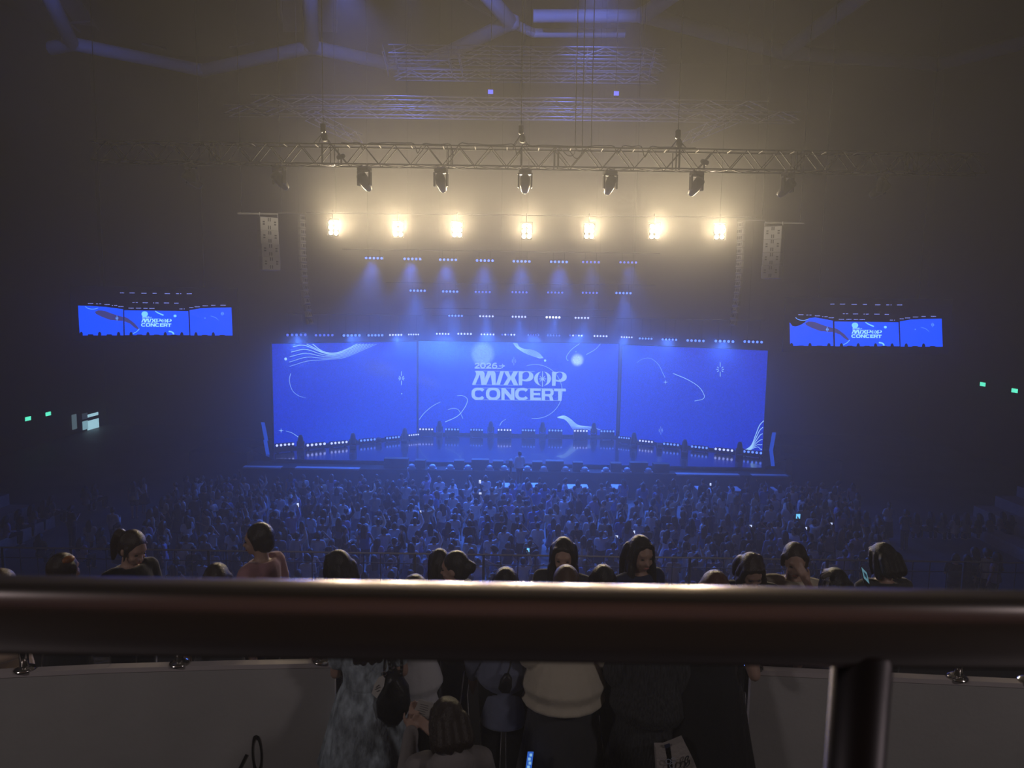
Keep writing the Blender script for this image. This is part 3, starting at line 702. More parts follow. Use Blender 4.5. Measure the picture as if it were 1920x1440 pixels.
# moving heads standing on the deck (tall) and short washes
M_head = mat('moving_head_grey', (0.035, 0.035, 0.04), 0.45)
tall_, short_ = {}, {}
def tall_proto():
    t = thing('stage_moving_head', 'x', 'light', (0, 0, 0), 0, 'upright moving heads on the stage deck')
    MB().bbox((0, 0, 0.10), (0.36, 0.30, 0.20), 0.03).obj('base', M_head, t)
    for sx in (-0.17, 0.17): MB().bbox((sx, 0, 0.36), (0.05, 0.14, 0.36), 0.015).obj('yoke_arm', M_head, t)
    MB().lathe([(0.11, 0.24), (0.145, 0.32), (0.15, 0.55), (0.125, 0.74), (0.08, 0.86), (0.05, 0.87)], (0, 0, 0), 16).obj('head', M_head, t, smooth=True)
    return t
def short_proto():
    t = thing('stage_wash_light', 'x', 'light', (0, 0, 0), 0, 'squat wash lights on the stage deck')
    MB().bbox((0, 0, 0.06), (0.30, 0.26, 0.12), 0.02).obj('base', M_head, t)
    for sx in (-0.15, 0.15): MB().bbox((sx, 0, 0.2), (0.03, 0.10, 0.18), 0.01).obj('yoke_arm', M_head, t)
    MB().bbox((0, 0, 0.26), (0.25, 0.24, 0.20), 0.03, Matrix.Rotation(0.3, 3, 'X')).obj('head', M_head, t)
    return t
pt = tall_proto(); ps = short_proto(); nt_ = ns_ = 0
for key, lst in (('left', [(564, 846), (662, 842), (759, 831)]), ('middle', [(824, 816), (920, 817), (1017, 818.5), (1113, 820)]), ('right', [(1188, 840), (1283, 854), (1386, 859)])):
    for i, (x, y) in enumerate(lst):
        o = pt if nt_ == 0 else copy_tree(pt); nt_ += 1
        o.location = PZ(x, y, SZ); o.rotation_euler = (0, 0, 0.2 * (nt_ % 3 - 1))
        o['label'] = 'upright moving head lamp before the %s screen, %s from its left end' % (key, ordinal(i + 1))
for key, lst in (('left', [(710, 833)]), ('middle', [(870, 815), (969, 816.5), (1064, 818)]), ('right', [(1236, 844)])):
    for i, (x, y) in enumerate(lst):
        o = ps if ns_ == 0 else copy_tree(ps); ns_ += 1
        o.location = PZ(x, y, SZ)
        o['label'] = 'squat wash light before the %s stage screen%s' % (key, (', %s from its left end' % ordinal(i + 1)) if len(lst) > 1 else '')
# leaning light panels in the wings
for lab, pts, lean in (('left', [(492, 792, 499, 826), (496.5, 825, 501.5, 851)], -1), ('right', [(1451, 811, 1445, 846), (1445, 842, 1449, 872)], 1)):
    b0 = PZ(499 if lab == 'left' else 1449, 852 if lab == 'left' else 874, SZ)
    t = thing('wing_screen_edge', 'narrow bluish panel leaning in the %s stage wing' % lab, 'panel', b0, 0, 'leaning wing panels')
    for (x0, y0, x1, y1) in pts:
        p, q = P(x0, y0, b0.y) - b0, P(x1, y1, b0.y) - b0
        qz = 0.0 if y1 > 848 else max(q.z, 0.0)
        MB().add([(p.x - 0.07, -0.02, p.z), (p.x + 0.10, -0.02, p.z), (q.x + 0.10, -0.02, qz), (q.x - 0.07, -0.02, qz),
                  (p.x - 0.07, 0.04, p.z), (p.x + 0.10, 0.04, p.z), (q.x + 0.10, 0.04, qz), (q.x - 0.07, 0.04, qz)],
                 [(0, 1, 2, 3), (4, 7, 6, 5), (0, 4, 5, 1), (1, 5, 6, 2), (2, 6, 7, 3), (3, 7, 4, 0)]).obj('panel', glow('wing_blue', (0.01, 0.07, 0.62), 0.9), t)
MB().box((-15.2, 38.2, SZ / 2), (3.0, 4.0, SZ)).obj('wing_deck', M_drape, stage).location = (0, -sy, 0)
MB().box((16.0, 38.4, SZ / 2), (2.6, 4.0, SZ)).obj('wing_deck', M_drape, stage).location = (0, -sy, 0)
# ------------------------------------------------------------------ trusses
def truss(name, label, a, b, h, w, pitch, r, m, group, brace_parts=False, seams=(), light=False):
    """box truss from a to b (lower front chord line), height h, depth w"""
    a = V(a); b = V(b); d = b - a; L = d.length; u = d / L
    t = thing(name, label, 'truss', a, 0, group)
    back = V((-u.y, u.x, 0)).normalized() * w; up = V((0, 0, h))
    for o in (V(), back, up, back + up): MB().tube(o, o + d, r, 8).obj('chord', m, t, smooth=True)
    n = max(2, round(L / pitch)); st = d / n
    segs = []
    for o, ph in ((V(), 0), (back, 0)):
        for i in range(n):
            p = o + st * i; q = o + st * (i + 0.5); s = o + st * (i + 1)
            segs += [(p, q + up), (q + up, s)]
    for i in range(0 if not light else n, n):
        segs += [(st * i, st * (i + 0.5) + back), (st * (i + 0.5) + back, st * (i + 1))]
        segs.append((st * i + up, st * i + up + back))
    for sx in seams:
        p = d * sx
        for e in (-0.06, 0.06):
            for o in (V(), back): segs.append((o + p + u * e, o + p + u * e + up))
    if brace_parts:
        cache = {}
        for p, q in segs:
            v = q - p; k = round(v.length, 3)
            if k not in cache: cache[k] = MB().tube((0, 0, 0), (0, 0, v.length), r * 0.62, 6).mesh('brace', m)
            link('brace', cache[k], t, p, v.to_track_quat('Z', 'Y').to_euler())
    else:
        mb = MB()
        for p, q in segs: mb.tube(p, q, r * 0.62, 5, cap=False)
        o = mb.obj('bracing', m, t); o['kind'] = 'stuff'
    return t
TOPZ = 26.2
# front truss with nine moving heads
FT_Y = 23.0
a = P(170, 300, FT_Y); b = P(1850, 324.5, FT_Y)
b.z = P(1850, 324.5, FT_Y).z
M_ftruss = mat('dark_truss_metal', (0.030, 0.027, 0.025), 0.60, spec=0.3)
ft = truss('front_truss', 'long dark box truss across the hall with nine moving heads below', a, b, 0.60, 0.50, 1.0, 0.026, M_ftruss, None, True, seams=[0.135, 0.27, 0.40, 0.52, 0.655, 0.79, 0.92])
ftd = b - a
def on_ft(px): # lower front chord at picture column px
    lo, hi = 0.0, 1.0
    for _ in range(40):
        m_ = (lo + hi) / 2; q = a + ftd * m_ - CAM
        if 960 + FPX * q.dot(_R) / q.dot(_F) < px: lo = m_
        else: hi = m_
    return a + ftd * lo
M_mh = mat('moving_head_black', (0.030, 0.028, 0.028), 0.42, spec=0.6)
M_mhlit = mat('moving_head_grey_edge', (0.30, 0.29, 0.28), 0.5)
for i, px in enumerate((357, 523, 683, 827, 985, 1145, 1307, 1478, 1655)):
    p = on_ft(px) + V((0, 0.0, 0.0))
    aim = V((0.4, 38.5, 2.0)) - p
    rz_ = math.atan2(aim.y, aim.x) - PI / 2
    yaw = rz_ * (1.35 if i in (0, 8) else 1.1)
    t = thing('moving_head', 'black moving head lamp, %s from the left under the front truss' % ordinal(i + 1), 'light', p, yaw, 'moving heads under the front truss')
    for sx in (-0.11, 0.11): MB().bbox((sx, 0, -0.04), (0.05, 0.08, 0.12), 0.012).obj('clamp', M_mhlit, t)
    MB().bbox((0, 0, -0.16), (0.40, 0.30, 0.15), 0.035).obj('base', M_mh, t)
    for sx in (-0.215, 0.215): MB().bbox((sx, 0, -0.235), (0.055, 0.10, 0.07), 0.015).obj('handle', M_mhlit, t)
    yk = MB()
    for sx in (-1, 1): yk.bbox((sx * 0.205, 0, -0.44), (0.055, 0.17, 0.46), 0.02)
    yk.bbox((0, 0, -0.245), (0.44, 0.17, 0.04), 0.012)
    yk.obj('yoke', M_mh, t)
    down = math.atan2(p.z - 2.0, 16.0)
    R = Matrix.Rotation(-(PI / 2 - down) * -1, 3, 'X')
    hc = V((0, 0, -0.52))
    rings = [(0.10, 0.26), (0.155, 0.24), (0.165, 0.05), (0.16, -0.12), (0.115, -0.34), (0.095, -0.37)]
    he = MB().lathe(rings, hc, 16, R).obj('head', M_mh, t, smooth=True)
    arch = MB(); q = R @ V((0, -0.17, 0))
    pts = [hc + V((x, -0.13, z)) for x, z in ((-0.14, 0.06), (-0.12, 0.15), (-0.06, 0.19), (0.06, 0.19), (0.12, 0.15), (0.14, 0.06))]
    arch.path(pts, 0.011, 6).obj('trim_band', M_mhlit, he)
    MB().lathe([(0.09, -0.375), (0.09, -0.385), (0.05, -0.392)], hc, 16, R).obj('lens', M_lens, he, smooth=True)
# chain hoists on the front truss
for i, (px, ytop) in enumerate(((603, 240), (976, 243), (1272, 252))):
    p = on_ft(px) + V((0, 0.25, 0)); hk = P(px, ytop, p.y)
    t = thing('chain_hoist', '%s chain hoist holding up the front truss' % ('left', 'middle', 'right')[i], 'hoist', (p.x, p.y, hk.z), 0, 'chain hoists of the front truss')
    q = p.z - hk.z
    MB().bbox((0, 0, 0), (0.16, 0.14, 0.28), 0.03).obj('motor', M_mh, t)
    MB().tube((0, 0, 0.14), (0, 0, TOPZ - hk.z), 0.012, 6).obj('chain', M_cable, t)
    MB().lathe([(0.04, -0.14), (0.09, -0.22), (0.10, -0.34), (0.07, -0.40)], (0.05, 0, 0), 10).obj('chain_bag', M_cable, t, smooth=True)
    for sx in (-0.25, 0.25):
        for sy_ in (-0.22, 0.22): MB().tube((0, 0, -0.14), (sx, sy_, q + 0.62), 0.015, 6).obj('sling', M_cable, t)
    MB().tube((0.02, -0.24, q + 0.62), (0.02, -0.24, q - 0.05), 0.03, 6).obj('strap', M_cable, t)
# loose cables that drop from the roof onto the truss
for i, (px, y0, sag) in enumerate(((1076, 0, 0.25), (1089, 0, 0.32), (1106, 0, 0.05))):
    p = on_ft(px) + V((0, 0.1, 0.62))
    pts = cat_rom([V((0, 0, TOPZ - p.z)), V((0.02, 0, 4)), V((0.03, 0, 0.6)), V((0.02, 0, -sag * 0.6)), V((-0.16, 0.05, -sag)), V((-0.34, 0.1, -0.1)), V((-0.45, 0.12, 0.02))], 5)
    o = MB().path(pts, 0.014, 5).obj('hanging_wire', M_cable); o.location = p
    tag(o, '%s of three loose black cables dropping onto the front truss' % ('leftmost', 'middle', 'rightmost')[i], 'cable', 'loose cables at the truss')
cb = MB(); rnd = random.Random(4)
pts = []
for k in range(40):
    px = 640 + k * 17; q = on_ft(px) + V((0, 0.02, 0.64 + rnd.uniform(-0.01, 0.03)))
    pts.append(q)
    if k in (2, 8, 12, 19, 30, 33): pts.append(q + V((0.12, -0.03, -rnd.uniform(0.2, 0.38))))
o = MB().path(cat_rom([p - pts[0] for p in pts], 3), 0.018, 5).obj('cable_run', M_cable); o.location = pts[0]
tag(o, 'black cable laid along the top of the front truss with drooping loops', 'cable')

# two parallel trusses behind, and the big grid high above
TX = []
M_hitruss = mat('bright_truss_aluminium', (0.80, 0.80, 0.82), 0.4, metal=0.3)
def hi_truss(label, px0, y0, px1, y1, Y, h=0.32, wd=0.50, r=0.026):
    return truss('roof_truss', label, P(px0, y0, Y), P(px1, y1, Y), h, wd, 1.5, r, M_hitruss, 'trusses under the roof', light=True)
hi_truss('shiny long truss above and behind the front truss, nearer of a pair', 470, 194, 1440, 206, 27.5)
hi_truss('shiny long truss just behind its twin above the front truss', 420, 212, 1500, 225, 29.5)
hi_truss('topmost cross truss of the high grid, nearest the camera', 728, 99, 1246, 106, 30.0)
hi_truss('second cross truss of the high grid', 727, 120, 1250, 127, 31.5)
hi_truss('third cross truss of the high grid, narrower than the second', 738, 144, 1236, 151, 33.2)
ga, gb = P(745, 118, 30.2), P(760, 147, 33.4)
for i, (x0, y0, x1, y1) in enumerate(((738, 99, 748, 145), (858, 101, 868, 146), (1102, 104, 1096, 149), (1228, 106, 1216, 151))):
    truss('roof_truss', '%s short link truss in the high grid' % ordinal(i + 1), P(x0, y0, 30.5), P(x1, y1, 33.0), 0.3, 0.45, 1.1, 0.022, M_hitruss, 'trusses under the roof', light=True)
# sloping short trusses at both ends of the pair
truss('roof_truss', 'left short truss slanting down towards the hall corner', P(590, 225, 30.0), P(680, 268, 33.5), 0.35, 0.45, 1.2, 0.018, M_hitruss, 'trusses under the roof', light=True)
truss('roof_truss', 'right short truss slanting away behind the front truss', P(1390, 228, 30.0), P(1296, 268, 33.5), 0.35, 0.45, 1.2, 0.018, M_hitruss, 'trusses under the roof', light=True)
hg = MB()
for px, y, Y in ((760, 99, 30), (985, 102, 30), (1210, 105, 30), (520, 194, 27.8), (760, 197, 27.8), (976, 200, 27.8), (1200, 203, 27.8), (1400, 206, 27.8)):
    p = P(px, y, Y); hg.tube((p.x, Y + 0.26, p.z + 0.5), (p.x, Y + 0.26, TOPZ), 0.007, 5)
hg.obj('hanging_cable', M_cable, ceil)
# small blue wash lamps that stand in the high grid and light roof and trusses
for i, (px, y, Y, tgt) in enumerate(((600, -70, 33, (578, 25, 40)), (900, -70, 33, (925, 20, 40)), (1090, -70, 33, (1090, 48, 40)), (90, -70, 33, (105, 40, 39)), (770, -60, 31, (760, 110, 33)), (1180, -60, 31, (1150, 120, 32)), (985, -60, 35, (950, 70, 38)), (640, -60, 29, (700, 195, 28.5)), (1120, -60, 29, (1130, 200, 28.5)),
                                      (920, 168, 29, None), (1155, 171, 29, None))):
    p = P(px, y, Y)
    t = thing('wash_lamp', ('small blue wash lamp high in the roof rig, %s of nine' % ordinal(i + 1)) if i < 9 else '%s of two small bluish lamps between the high grid and the truss pair' % ('left', 'right')[i - 9], 'light', p, 0, 'blue wash lamps under the roof')
    MB().bbox((0, 0, -0.12), (0.26, 0.24, 0.24), 0.03).obj('housing', M_hous, t)
    MB().tube((0, 0.1, 0), (0, 0.1, TOPZ - p.z), 0.012, 5).obj('hanging_cable', M_cable, t)
    MB().box((0, -0.125, -0.12), (0.20, 0.01, 0.16)).obj('lens', glow('wash_blue', (0.14, 0.16, 1.0), 1.2), t)
    if tgt:
        q = P(*tgt) - p
        lamp('SPOT', 'wash_light', (0, 0.0, -0.3), WASH_W * (q.length / 4) ** 2, (0.12, 0.20, 1.0), aim=q, parent=t, spot_size=math.radians(84 if tgt[2] < 36 else 52), spot_blend=0.9, shadow_soft_size=0.12)

# ------------------------------------------------------------------ roof: tubes meeting at nodes, with purlins and panels between
M_roof = mat('roof_tube_paint', (0.86, 0.87, 0.90), 0.5)
M_purl = mat('roof_purlin', (0.16, 0.16, 0.18), 0.5, metal=0.3)
RZ = 25.2
def RP(px, py, z=RZ): return PZ(px, py, z)
nodes = {'A': (135, 82), 'B': (585, 88), 'C': (958, 42), 'D': (1208, 28), 'E': (380, 132), 'F': (775, 130), 'G': (-140, 140), 'H': (60, -70), 'I': (578, -60), 'J': (885, -40), 'K': (1330, -60), 'L': (1470, 98), 'M': (1760, 120), 'N': (2000, 60), 'O': (1660, -40)}
NP = {k: RP(*v) for k, v in nodes.items()}
def rt(p, q, r=0.42, z=0):
    MB().tube(p, q, r, 12, cap=False).obj('roof_tube', M_roof, ceil, smooth=True)
for e in ('HA', 'AE', 'AG', 'EB', 'BI', 'BF', 'JC', 'CF', 'DK', 'DL', 'LM', 'MN', 'LO', 'FC', 'OK'):
    if len(e) == 2: rt(NP[e[0]], NP[e[1]])
rt(RP(1000, 62), RP(1172, 62), 0.26); rt(RP(1000, 30), RP(1195, 30), 0.34); rt(NP['C'], RP(1000, 62), 0.26)
for k in 'ABCDEFLM':
    p = NP[k]; MB().lathe([(0.25, -0.4), (0.5, -0.25), (0.5, 0.25), (0.25, 0.4)], p, 12).obj('roof_node', M_roof, ceil, smooth=True)
for (x0, y0, x1, y1, z) in ((70, -10, 150, 60, RZ + 0.6), (140, -10, 185, 55, RZ + 0.6), (120, 44, 170, 40, RZ + 0.6), (525, -5, 528, 40, RZ + 0.5), (632, -5, 630, 60, RZ + 0.5), (525, 0, 640, -8, RZ + 0.5),
                            (868, 0, 935, 38, RZ + 0.5), (895, 88, 935, 40, RZ + 0.5), (1000, 22, 1180, 22, RZ + 0.5), (1000, 42, 1185, 42, RZ + 0.5), (265, 82, 312, 92, RZ + .4), (430, 90, 475, 80, RZ + .4), (62, 128, 105, 110, RZ + .4), (1568, 0, 1572, 50, RZ + .4), (270, 206, 310, 193, RZ - 1.5), (1470, 128, 1490, 120, RZ), (35, 185, 50, 200, RZ - 1)):
    MB().tube(RP(x0, y0, z), RP(x1, y1, z), 0.07, 6).obj('purlin', M_purl, ceil)
for x in (1040, 1094, 1148): MB().tube(RP(x, 28, RZ + 0.5), RP(x, 44, RZ + 0.5), 0.06, 6).obj('purlin', M_purl, ceil)
for (pts) in (((110, 0), (150, -5), (180, 50), (140, 45)), ((530, -5), (565, -5), (565, 60), (530, 60)), ((592, -5), (630, -5), (630, 60), (592, 60)), ((1005, 24), (1180, 24), (1185, 41), (1002, 41)), ((905, 55), (930, 42), (940, 60), (895, 85))):
    q = [RP(x, y, RZ + 0.9) for x, y in pts]
    MB().add(q + [p + V((0, 0, 0.08)) for p in q], [(3, 2, 1, 0), (4, 5, 6, 7), (0, 1, 5, 4), (1, 2, 6, 5), (2, 3, 7, 6), (3, 0, 4, 7)]).obj('roof_panel', M_purl, ceil)

# ------------------------------------------------------------------ six-lamp blinders
BY = 30.0
bl_pts = ((625.5, 427), (746.5, 430), (857, 431), (987.5, 433.5), (1105, 433.5), (1227.5, 434), (1349, 434.5))
batten('thin black pipe carrying the seven warm blinders', 560, 1420, 404, 413, BY, 0.12)
M_bulb = glow('blinder_lamp', (1.0, 0.80, 0.46), 14.0)
lensm = MB().lathe([(0.092, 0.0), (0.085, 0.02), (0.05, 0.035)], (0, 0, 0), 14, Matrix.Rotation(PI / 2, 3, 'X')).mesh('lamp', M_bulb)
for i, (px, py) in enumerate(bl_pts):
    p = P(px, py, BY); yaw = (0.5, 0.1, 0, 0, 0, 0, -0.35)[i]
    t = thing('blinder', 'bright warm six-lamp blinder, %s from the left in the hanging row' % ordinal(i + 1), 'light', p, yaw, 'warm blinders in a row')
    MB().bbox((0, 0.11, 0), (0.46, 0.16, 0.66), 0.02).obj('housing', M_hous, t)
    for r in (-1, 0, 1):
        for c in (-0.5, 0.5): link('lamp', lensm, t, (c * 0.215, 0.02, r * 0.205))
    yk = MB()
    for sx in (-0.245, 0.245): yk.box((sx, 0.11, 0.16), (0.02, 0.05, 0.44))
    yk.box((0, 0.11, 0.38), (0.51, 0.05, 0.02)).tube((0, 0.11, 0.38), (0, 0.11, 0.74), 0.02, 6)
    yk.obj('yoke', M_hous, t)
    lamp('SPOT', 'blinder_light', (0, -0.15, 0), BLINDER_W, BLINDER_COL, aim=(0, -1, 0.19), parent=t, spot_size=math.radians(86), spot_blend=1.0, shadow_soft_size=0.22)

# ------------------------------------------------------------------ hanging speaker columns
M_spk = mat('speaker_grey', (0.34, 0.33, 0.31), 0.65)
M_slot = mat('speaker_slot', (0.02, 0.02, 0.02), 0.7)
def sub_column(label, pts, Y, yaw, side):
    """four square boxes with slotted faces; pts: picture centre of each box"""
    p0 = P(*pts[0], Y)
    t = thing('speaker_column', label, 'speaker', p0, 0, 'hanging speaker columns')
    W, H = 0.66, 0.545; R = Matrix.Rotation(yaw, 3, 'Z')
    bx = MB().bbox((0, 0.30, 0), (W, 0.60, H - 0.045), 0.02).mesh('speaker_box', M_spk)
    sl = MB()
    for cx, cz in ((0, 0.16), (0, -0.13), (-0.20, 0.03), (0.21, 0.03)):
        vert = cx == 0
        for k in (-1, 1):
            if vert: sl.box((cx + k * 0.035, -0.004, cz), (0.035, 0.01, 0.13))
            else: sl.box((cx, -0.004, cz + k * 0.045), (0.075, 0.01, 0.05))
    slm = sl.mesh('slot', M_slot)
    for x, y in pts:
        q = P(x, y, Y) - p0
        o = link('speaker_box', bx, t, q, (0, 0, yaw)); link('slot', slm, o)
    fr = MB().tube(R @ V((-W / 2, 0.1, H / 2)), R @ V((-W / 2, 0.1, H / 2 + 0.14)), 0.02, 6).tube(R @ V((W / 2, 0.1, H / 2)), R @ V((W / 2, 0.1, H / 2 + 0.14)), 0.02, 6)
    fr.box((side * 0.5, 0.2, H / 2 + 0.12), (1.5, 0.06, 0.06))
    fr.obj('flying_frame', M_spk, t)
    MB().tube((side * 1.1, 0.2, H / 2 + 0.12), (side * 1.1, 0.2, TOPZ - p0.z), 0.012, 5).obj('chain', M_cable, t)
sub_column('left hanging column of four pale square speaker boxes', ((505, 420), (506, 445), (507.5, 469.5), (509, 494)), 27.0, 0.55, -1)
sub_column('right hanging column of four pale square speaker boxes', ((1449, 436.5), (1447.5, 461), (1446, 485.5), (1444, 510)), 27.5, -0.55, 1)
def line_array(label, curve, Y, yaw, n, side):
    q = cat_rom([P(x, y, Y) for x, y in curve], 30)
    p0 = q[0]; t = thing('line_array', label, 'speaker', p0, 0, 'hanging speaker columns')
    # place n boxes evenly along the curve
    L = [0]
    for a_, b_ in zip(q[:-1], q[1:]): L.append(L[-1] + (b_ - a_).length)
    hh = L[-1] / n
    bx = MB().bbox((0, 0.08, 0), (0.32, 0.14, hh * 0.90), 0.02).mesh('speaker_box', M_spk)
    gr = MB().box((0, -0.004, 0), (0.10, 0.01, hh * 0.45)).box((-0.11, -0.004, 0), (0.03, 0.01, hh * 0.5)).box((0.11, -0.004, 0), (0.03, 0.01, hh * 0.5)).mesh('slot', M_slot)
    for k in range(n):
        s = (k + 0.5) * hh; j = max(i for i in range(len(L)) if L[i] <= s); j = min(j, len(q) - 2)
        d = (q[j + 1] - q[j]).normalized(); p = q[j] + d * (s - L[j]) - p0
        o = link('speaker_box', bx, t, p, (-0.02 * k, 0, yaw)); link('slot', gr, o)
    fr = MB().box((side * 0.45, 0.08, 0.06), (1.1, 0.08, 0.05)); fr.obj('flying_frame', M_spk, t)
    MB().tube((side * 0.9, 0.08, 0.06), (side * 0.9, 0.08, TOPZ - p0.z), 0.012, 5).obj('chain', M_cable, t)
line_array('left hanging line array, a long thin column bending towards its foot', ((568, 402), (570, 470), (574, 540), (584, 608)), 29.0, 1.12, 16, -1)
line_array('right hanging line array, a long thin column bending towards its foot', ((1388, 415), (1385, 480), (1381, 545), (1372, 610)), 29.0, -1.12, 16, 1)

# ------------------------------------------------------------------ signs and openings on the side walls
def wall_pt(px, py, X): d = ray(px, py); return CAM + d * (X / d.x)
M_exit = glow('exit_green', (0.12, 0.95, 0.62), 1.6)
for i, (px, py, X, lab) in enumerate(((50, 785, -30.0, 'nearer'), (88, 776, -30.0, 'farther'), (1845, 720.5, 30.0, 'farther'), (1905, 732.5, 30.0, 'nearer'))):
    p = wall_pt(px, py, X); s = 1 if X < 0 else -1
    t = thing('exit_sign', '%s green exit lamp high on the dark %s wall' % (lab, 'left' if s > 0 else 'right'), 'sign', p, 0, 'green exit lamps')
    MB().box((s * 0.04, 0, 0), (0.08, 0.62, 0.30)).obj('case', M_hous, t)
    MB().box((s * 0.085, 0, 0), (0.01, 0.52, 0.24)).obj('lit_face', M_exit, t)
p = wall_pt(168, 791, -29.9)
def wbox(name, x0, y0, x1, y1, m, parent, th=0.05, o=0.03):
    a_, b_ = wall_pt(x0, y1, -29.9), wall_pt(x1, y0, -29.9)
    return MB().box((o, (a_.y + b_.y) / 2 - p.y, (a_.z + b_.z) / 2 - p.z), (th, abs(b_.y - a_.y), abs(b_.z - a_.z))).obj(name, m, parent)
t = thing('window_1', 'lit control room window, pale cyan in the dark left wall', 'window', p)
t['kind'] = 'structure'; del t['category']; del t['label']
wbox('window_frame', 151, 769, 187, 809, M_hous, t, 0.04, 0.02)
M_lit = glow('lit_room', (0.42, 0.74, 0.86), 1.3)
wbox('pane', 163, 772.5, 182.5, 783, M_lit, t, 0.03, 0.05); wbox('pane', 163, 784, 183.5, 807, M_lit, t, 0.03, 0.05)
wbox('pane', 154, 788, 163, 806.5, glow('lit_room_side', (0.34, 0.62, 0.74), 0.9), t, 0.03, 0.05)
wbox('pane', 153, 773.5, 162, 787, glow('dim_room', (0.10, 0.14, 0.20), 0.4), t, 0.03, 0.05)
t = thing('window_2', None, None, p); t['kind'] = 'structure'
wbox('pane', 134.5, 776, 141.5, 806, glow('dim_slit', (0.26, 0.40, 0.48), 0.45), t, 0.03, 0.05)
# low stand wall and steps at the left edge
for x, y in ((-22.5, 23.0), (23.5, 26.0)):  # lamps added to lift the side stands with a little warm light
    s_ = 'left' if x < 0 else 'right'
    t = thing('added_stand_lamp', 'added dim warm lamp brightening the %s side stand' % s_, 'light', (x, y, 7.0), 0, 'added lamps over the side stands')
    MB().bbox((0, 0, 0), (0.3, 0.3, 0.12), 0.03).obj('housing', M_hous, t); MB().tube((0, 0, 0.05), (0, 0, TOPZ - 7.0), 0.008, 5).obj('hanging_cable', M_cable, t)
    lamp('SPOT', 'added_stand_light', (0, 0, -0.1), 60, (1, 0.78, 0.6), aim=(0, 0, -1), parent=t, spot_size=math.radians(80), spot_blend=1.0, shadow_soft_size=0.15)
sw = P(20, 960, 24.0)
mb = MB()
for k in range(5): mb.box((-18.9 - k * 0.9, 24.5, 0.45 * (k + 1) / 2), (0.9, 7.0, 0.45 * (k + 1)))
struct('floor_side_stand', mb, mat('stand_concrete', (0.30, 0.27, 0.25), 0.8, noise=0.1))
mb = MB()
for k in range(5): mb.box((19.6 + k * 0.9, 25.5, 0.45 * (k + 1) / 2), (0.9, 9.0, 0.45 * (k + 1)))
struct('floor_side_stand_right', mb, mat('stand_concrete', (0.30, 0.27, 0.25), 0.8))

for i, (px, tg) in enumerate(((640, (506, 425, 27.0)), (1320, (1448, 440, 27.5)))):  # spots added in the truss lattice only to light the speaker columns
    p = on_ft(px) + V((0, 0.0, 0.13)); q = P(*tg) - p
    t = thing('added_spot', 'added black spot lamp inside the front truss brightening the %s speaker column' % ('left', 'right')[i], 'light', p, math.atan2(q.y, q.x) - PI / 2, 'added spot lamps in the front truss')
    MB().lathe([(0.05, -0.16), (0.075, -0.14), (0.075, 0.14), (0.085, 0.16), (0.06, 0.165)], (0, 0, 0.08), 12, Matrix.Rotation(-PI / 2, 3, 'X')).obj('housing', M_hous, t, smooth=True)
    MB().box((0, 0, -0.04), (0.03, 0.06, 0.16)).obj('clamp', M_hous, t)
    lamp('SPOT', 'added_column_light', (0, 0.25, 0.08), COLUMN_W, (1, 0.86, 0.66), aim=V((0, (q.x ** 2 + q.y ** 2) ** .5, q.z)), parent=t, spot_size=math.radians(46), spot_blend=1.0, shadow_soft_size=0.05)
# ------------------------------------------------------------------ people
SKIN = [mat('skin_light', (0.40, 0.26, 0.20), 0.5), mat('skin_tan', (0.34, 0.22, 0.16), 0.5)]
def hairmat(n, c): return mat('hair_' + n, c, 0.33, spec=0.6, bump=0.5, bscale=40, stretch=(6, 6, 0.6))
HAIR = {'black': hairmat('black', (0.012, 0.010, 0.010)), 'dark': hairmat('dark', (0.030, 0.018, 0.012)), 'brown': hairmat('brown', (0.09, 0.045, 0.022)), 'reddish': hairmat('reddish', (0.10, 0.03, 0.018))}
def cloth(n, c, r=0.85, **k):
    m = mat('cloth_' + n, c, r, spec=0.25, bump=0.35, bscale=14, **k); b = m.node_tree.nodes['Principled BSDF']
    b.inputs['Sheen Weight'].default_value = 0.5; b.inputs['Sheen Roughness'].default_value = 0.35
    return m
CL = {'white': cloth('white', (0.62, 0.62, 0.64)), 'black': cloth('black', (0.012, 0.012, 0.014)), 'grey': cloth('grey', (0.22, 0.22, 0.24)), 'charcoal': cloth('charcoal', (0.05, 0.05, 0.055)),
      'navy': cloth('navy', (0.025, 0.035, 0.09)), 'blue': cloth('blue', (0.10, 0.20, 0.45)), 'cream': cloth('cream', (0.55, 0.50, 0.40)), 'pink': cloth('pink', (0.38, 0.20, 0.22)),
      'beige': cloth('beige', (0.40, 0.30, 0.22)), 'lilac': cloth('lilac', (0.38, 0.34, 0.55)), 'green': cloth('green', (0.10, 0.20, 0.14)), 'denim': cloth('denim', (0.08, 0.12, 0.20)), 'slate': cloth('slate', (0.16, 0.18, 0.26))}
def sph(c, r, n=10, m_=7):
    c = V(c); out = []
    vs = [c + V((0, 0, r))]; fs = []
    for j in range(1, m_):
        t = PI * j / m_
        for i in range(n): vs.append(c + V((r * math.sin(t) * math.cos(2 * PI * i / n), r * math.sin(t) * math.sin(2 * PI * i / n), r * math.cos(t))))
    vs.append(c - V((0, 0, r)))
    for i in range(n): fs.append((0, 1 + i, 1 + (i + 1) % n))
    for j in range(m_ - 2):
        for i in range(n): fs.append((1 + j * n + i, 1 + (j + 1) * n + i, 1 + (j + 1) * n + (i + 1) % n, 1 + j * n + (i + 1) % n))
    e = len(vs) - 1; b = 1 + (m_ - 2) * n
    for i in range(n): fs.append((e, b + (i + 1) % n, b + i))
    return vs, fs
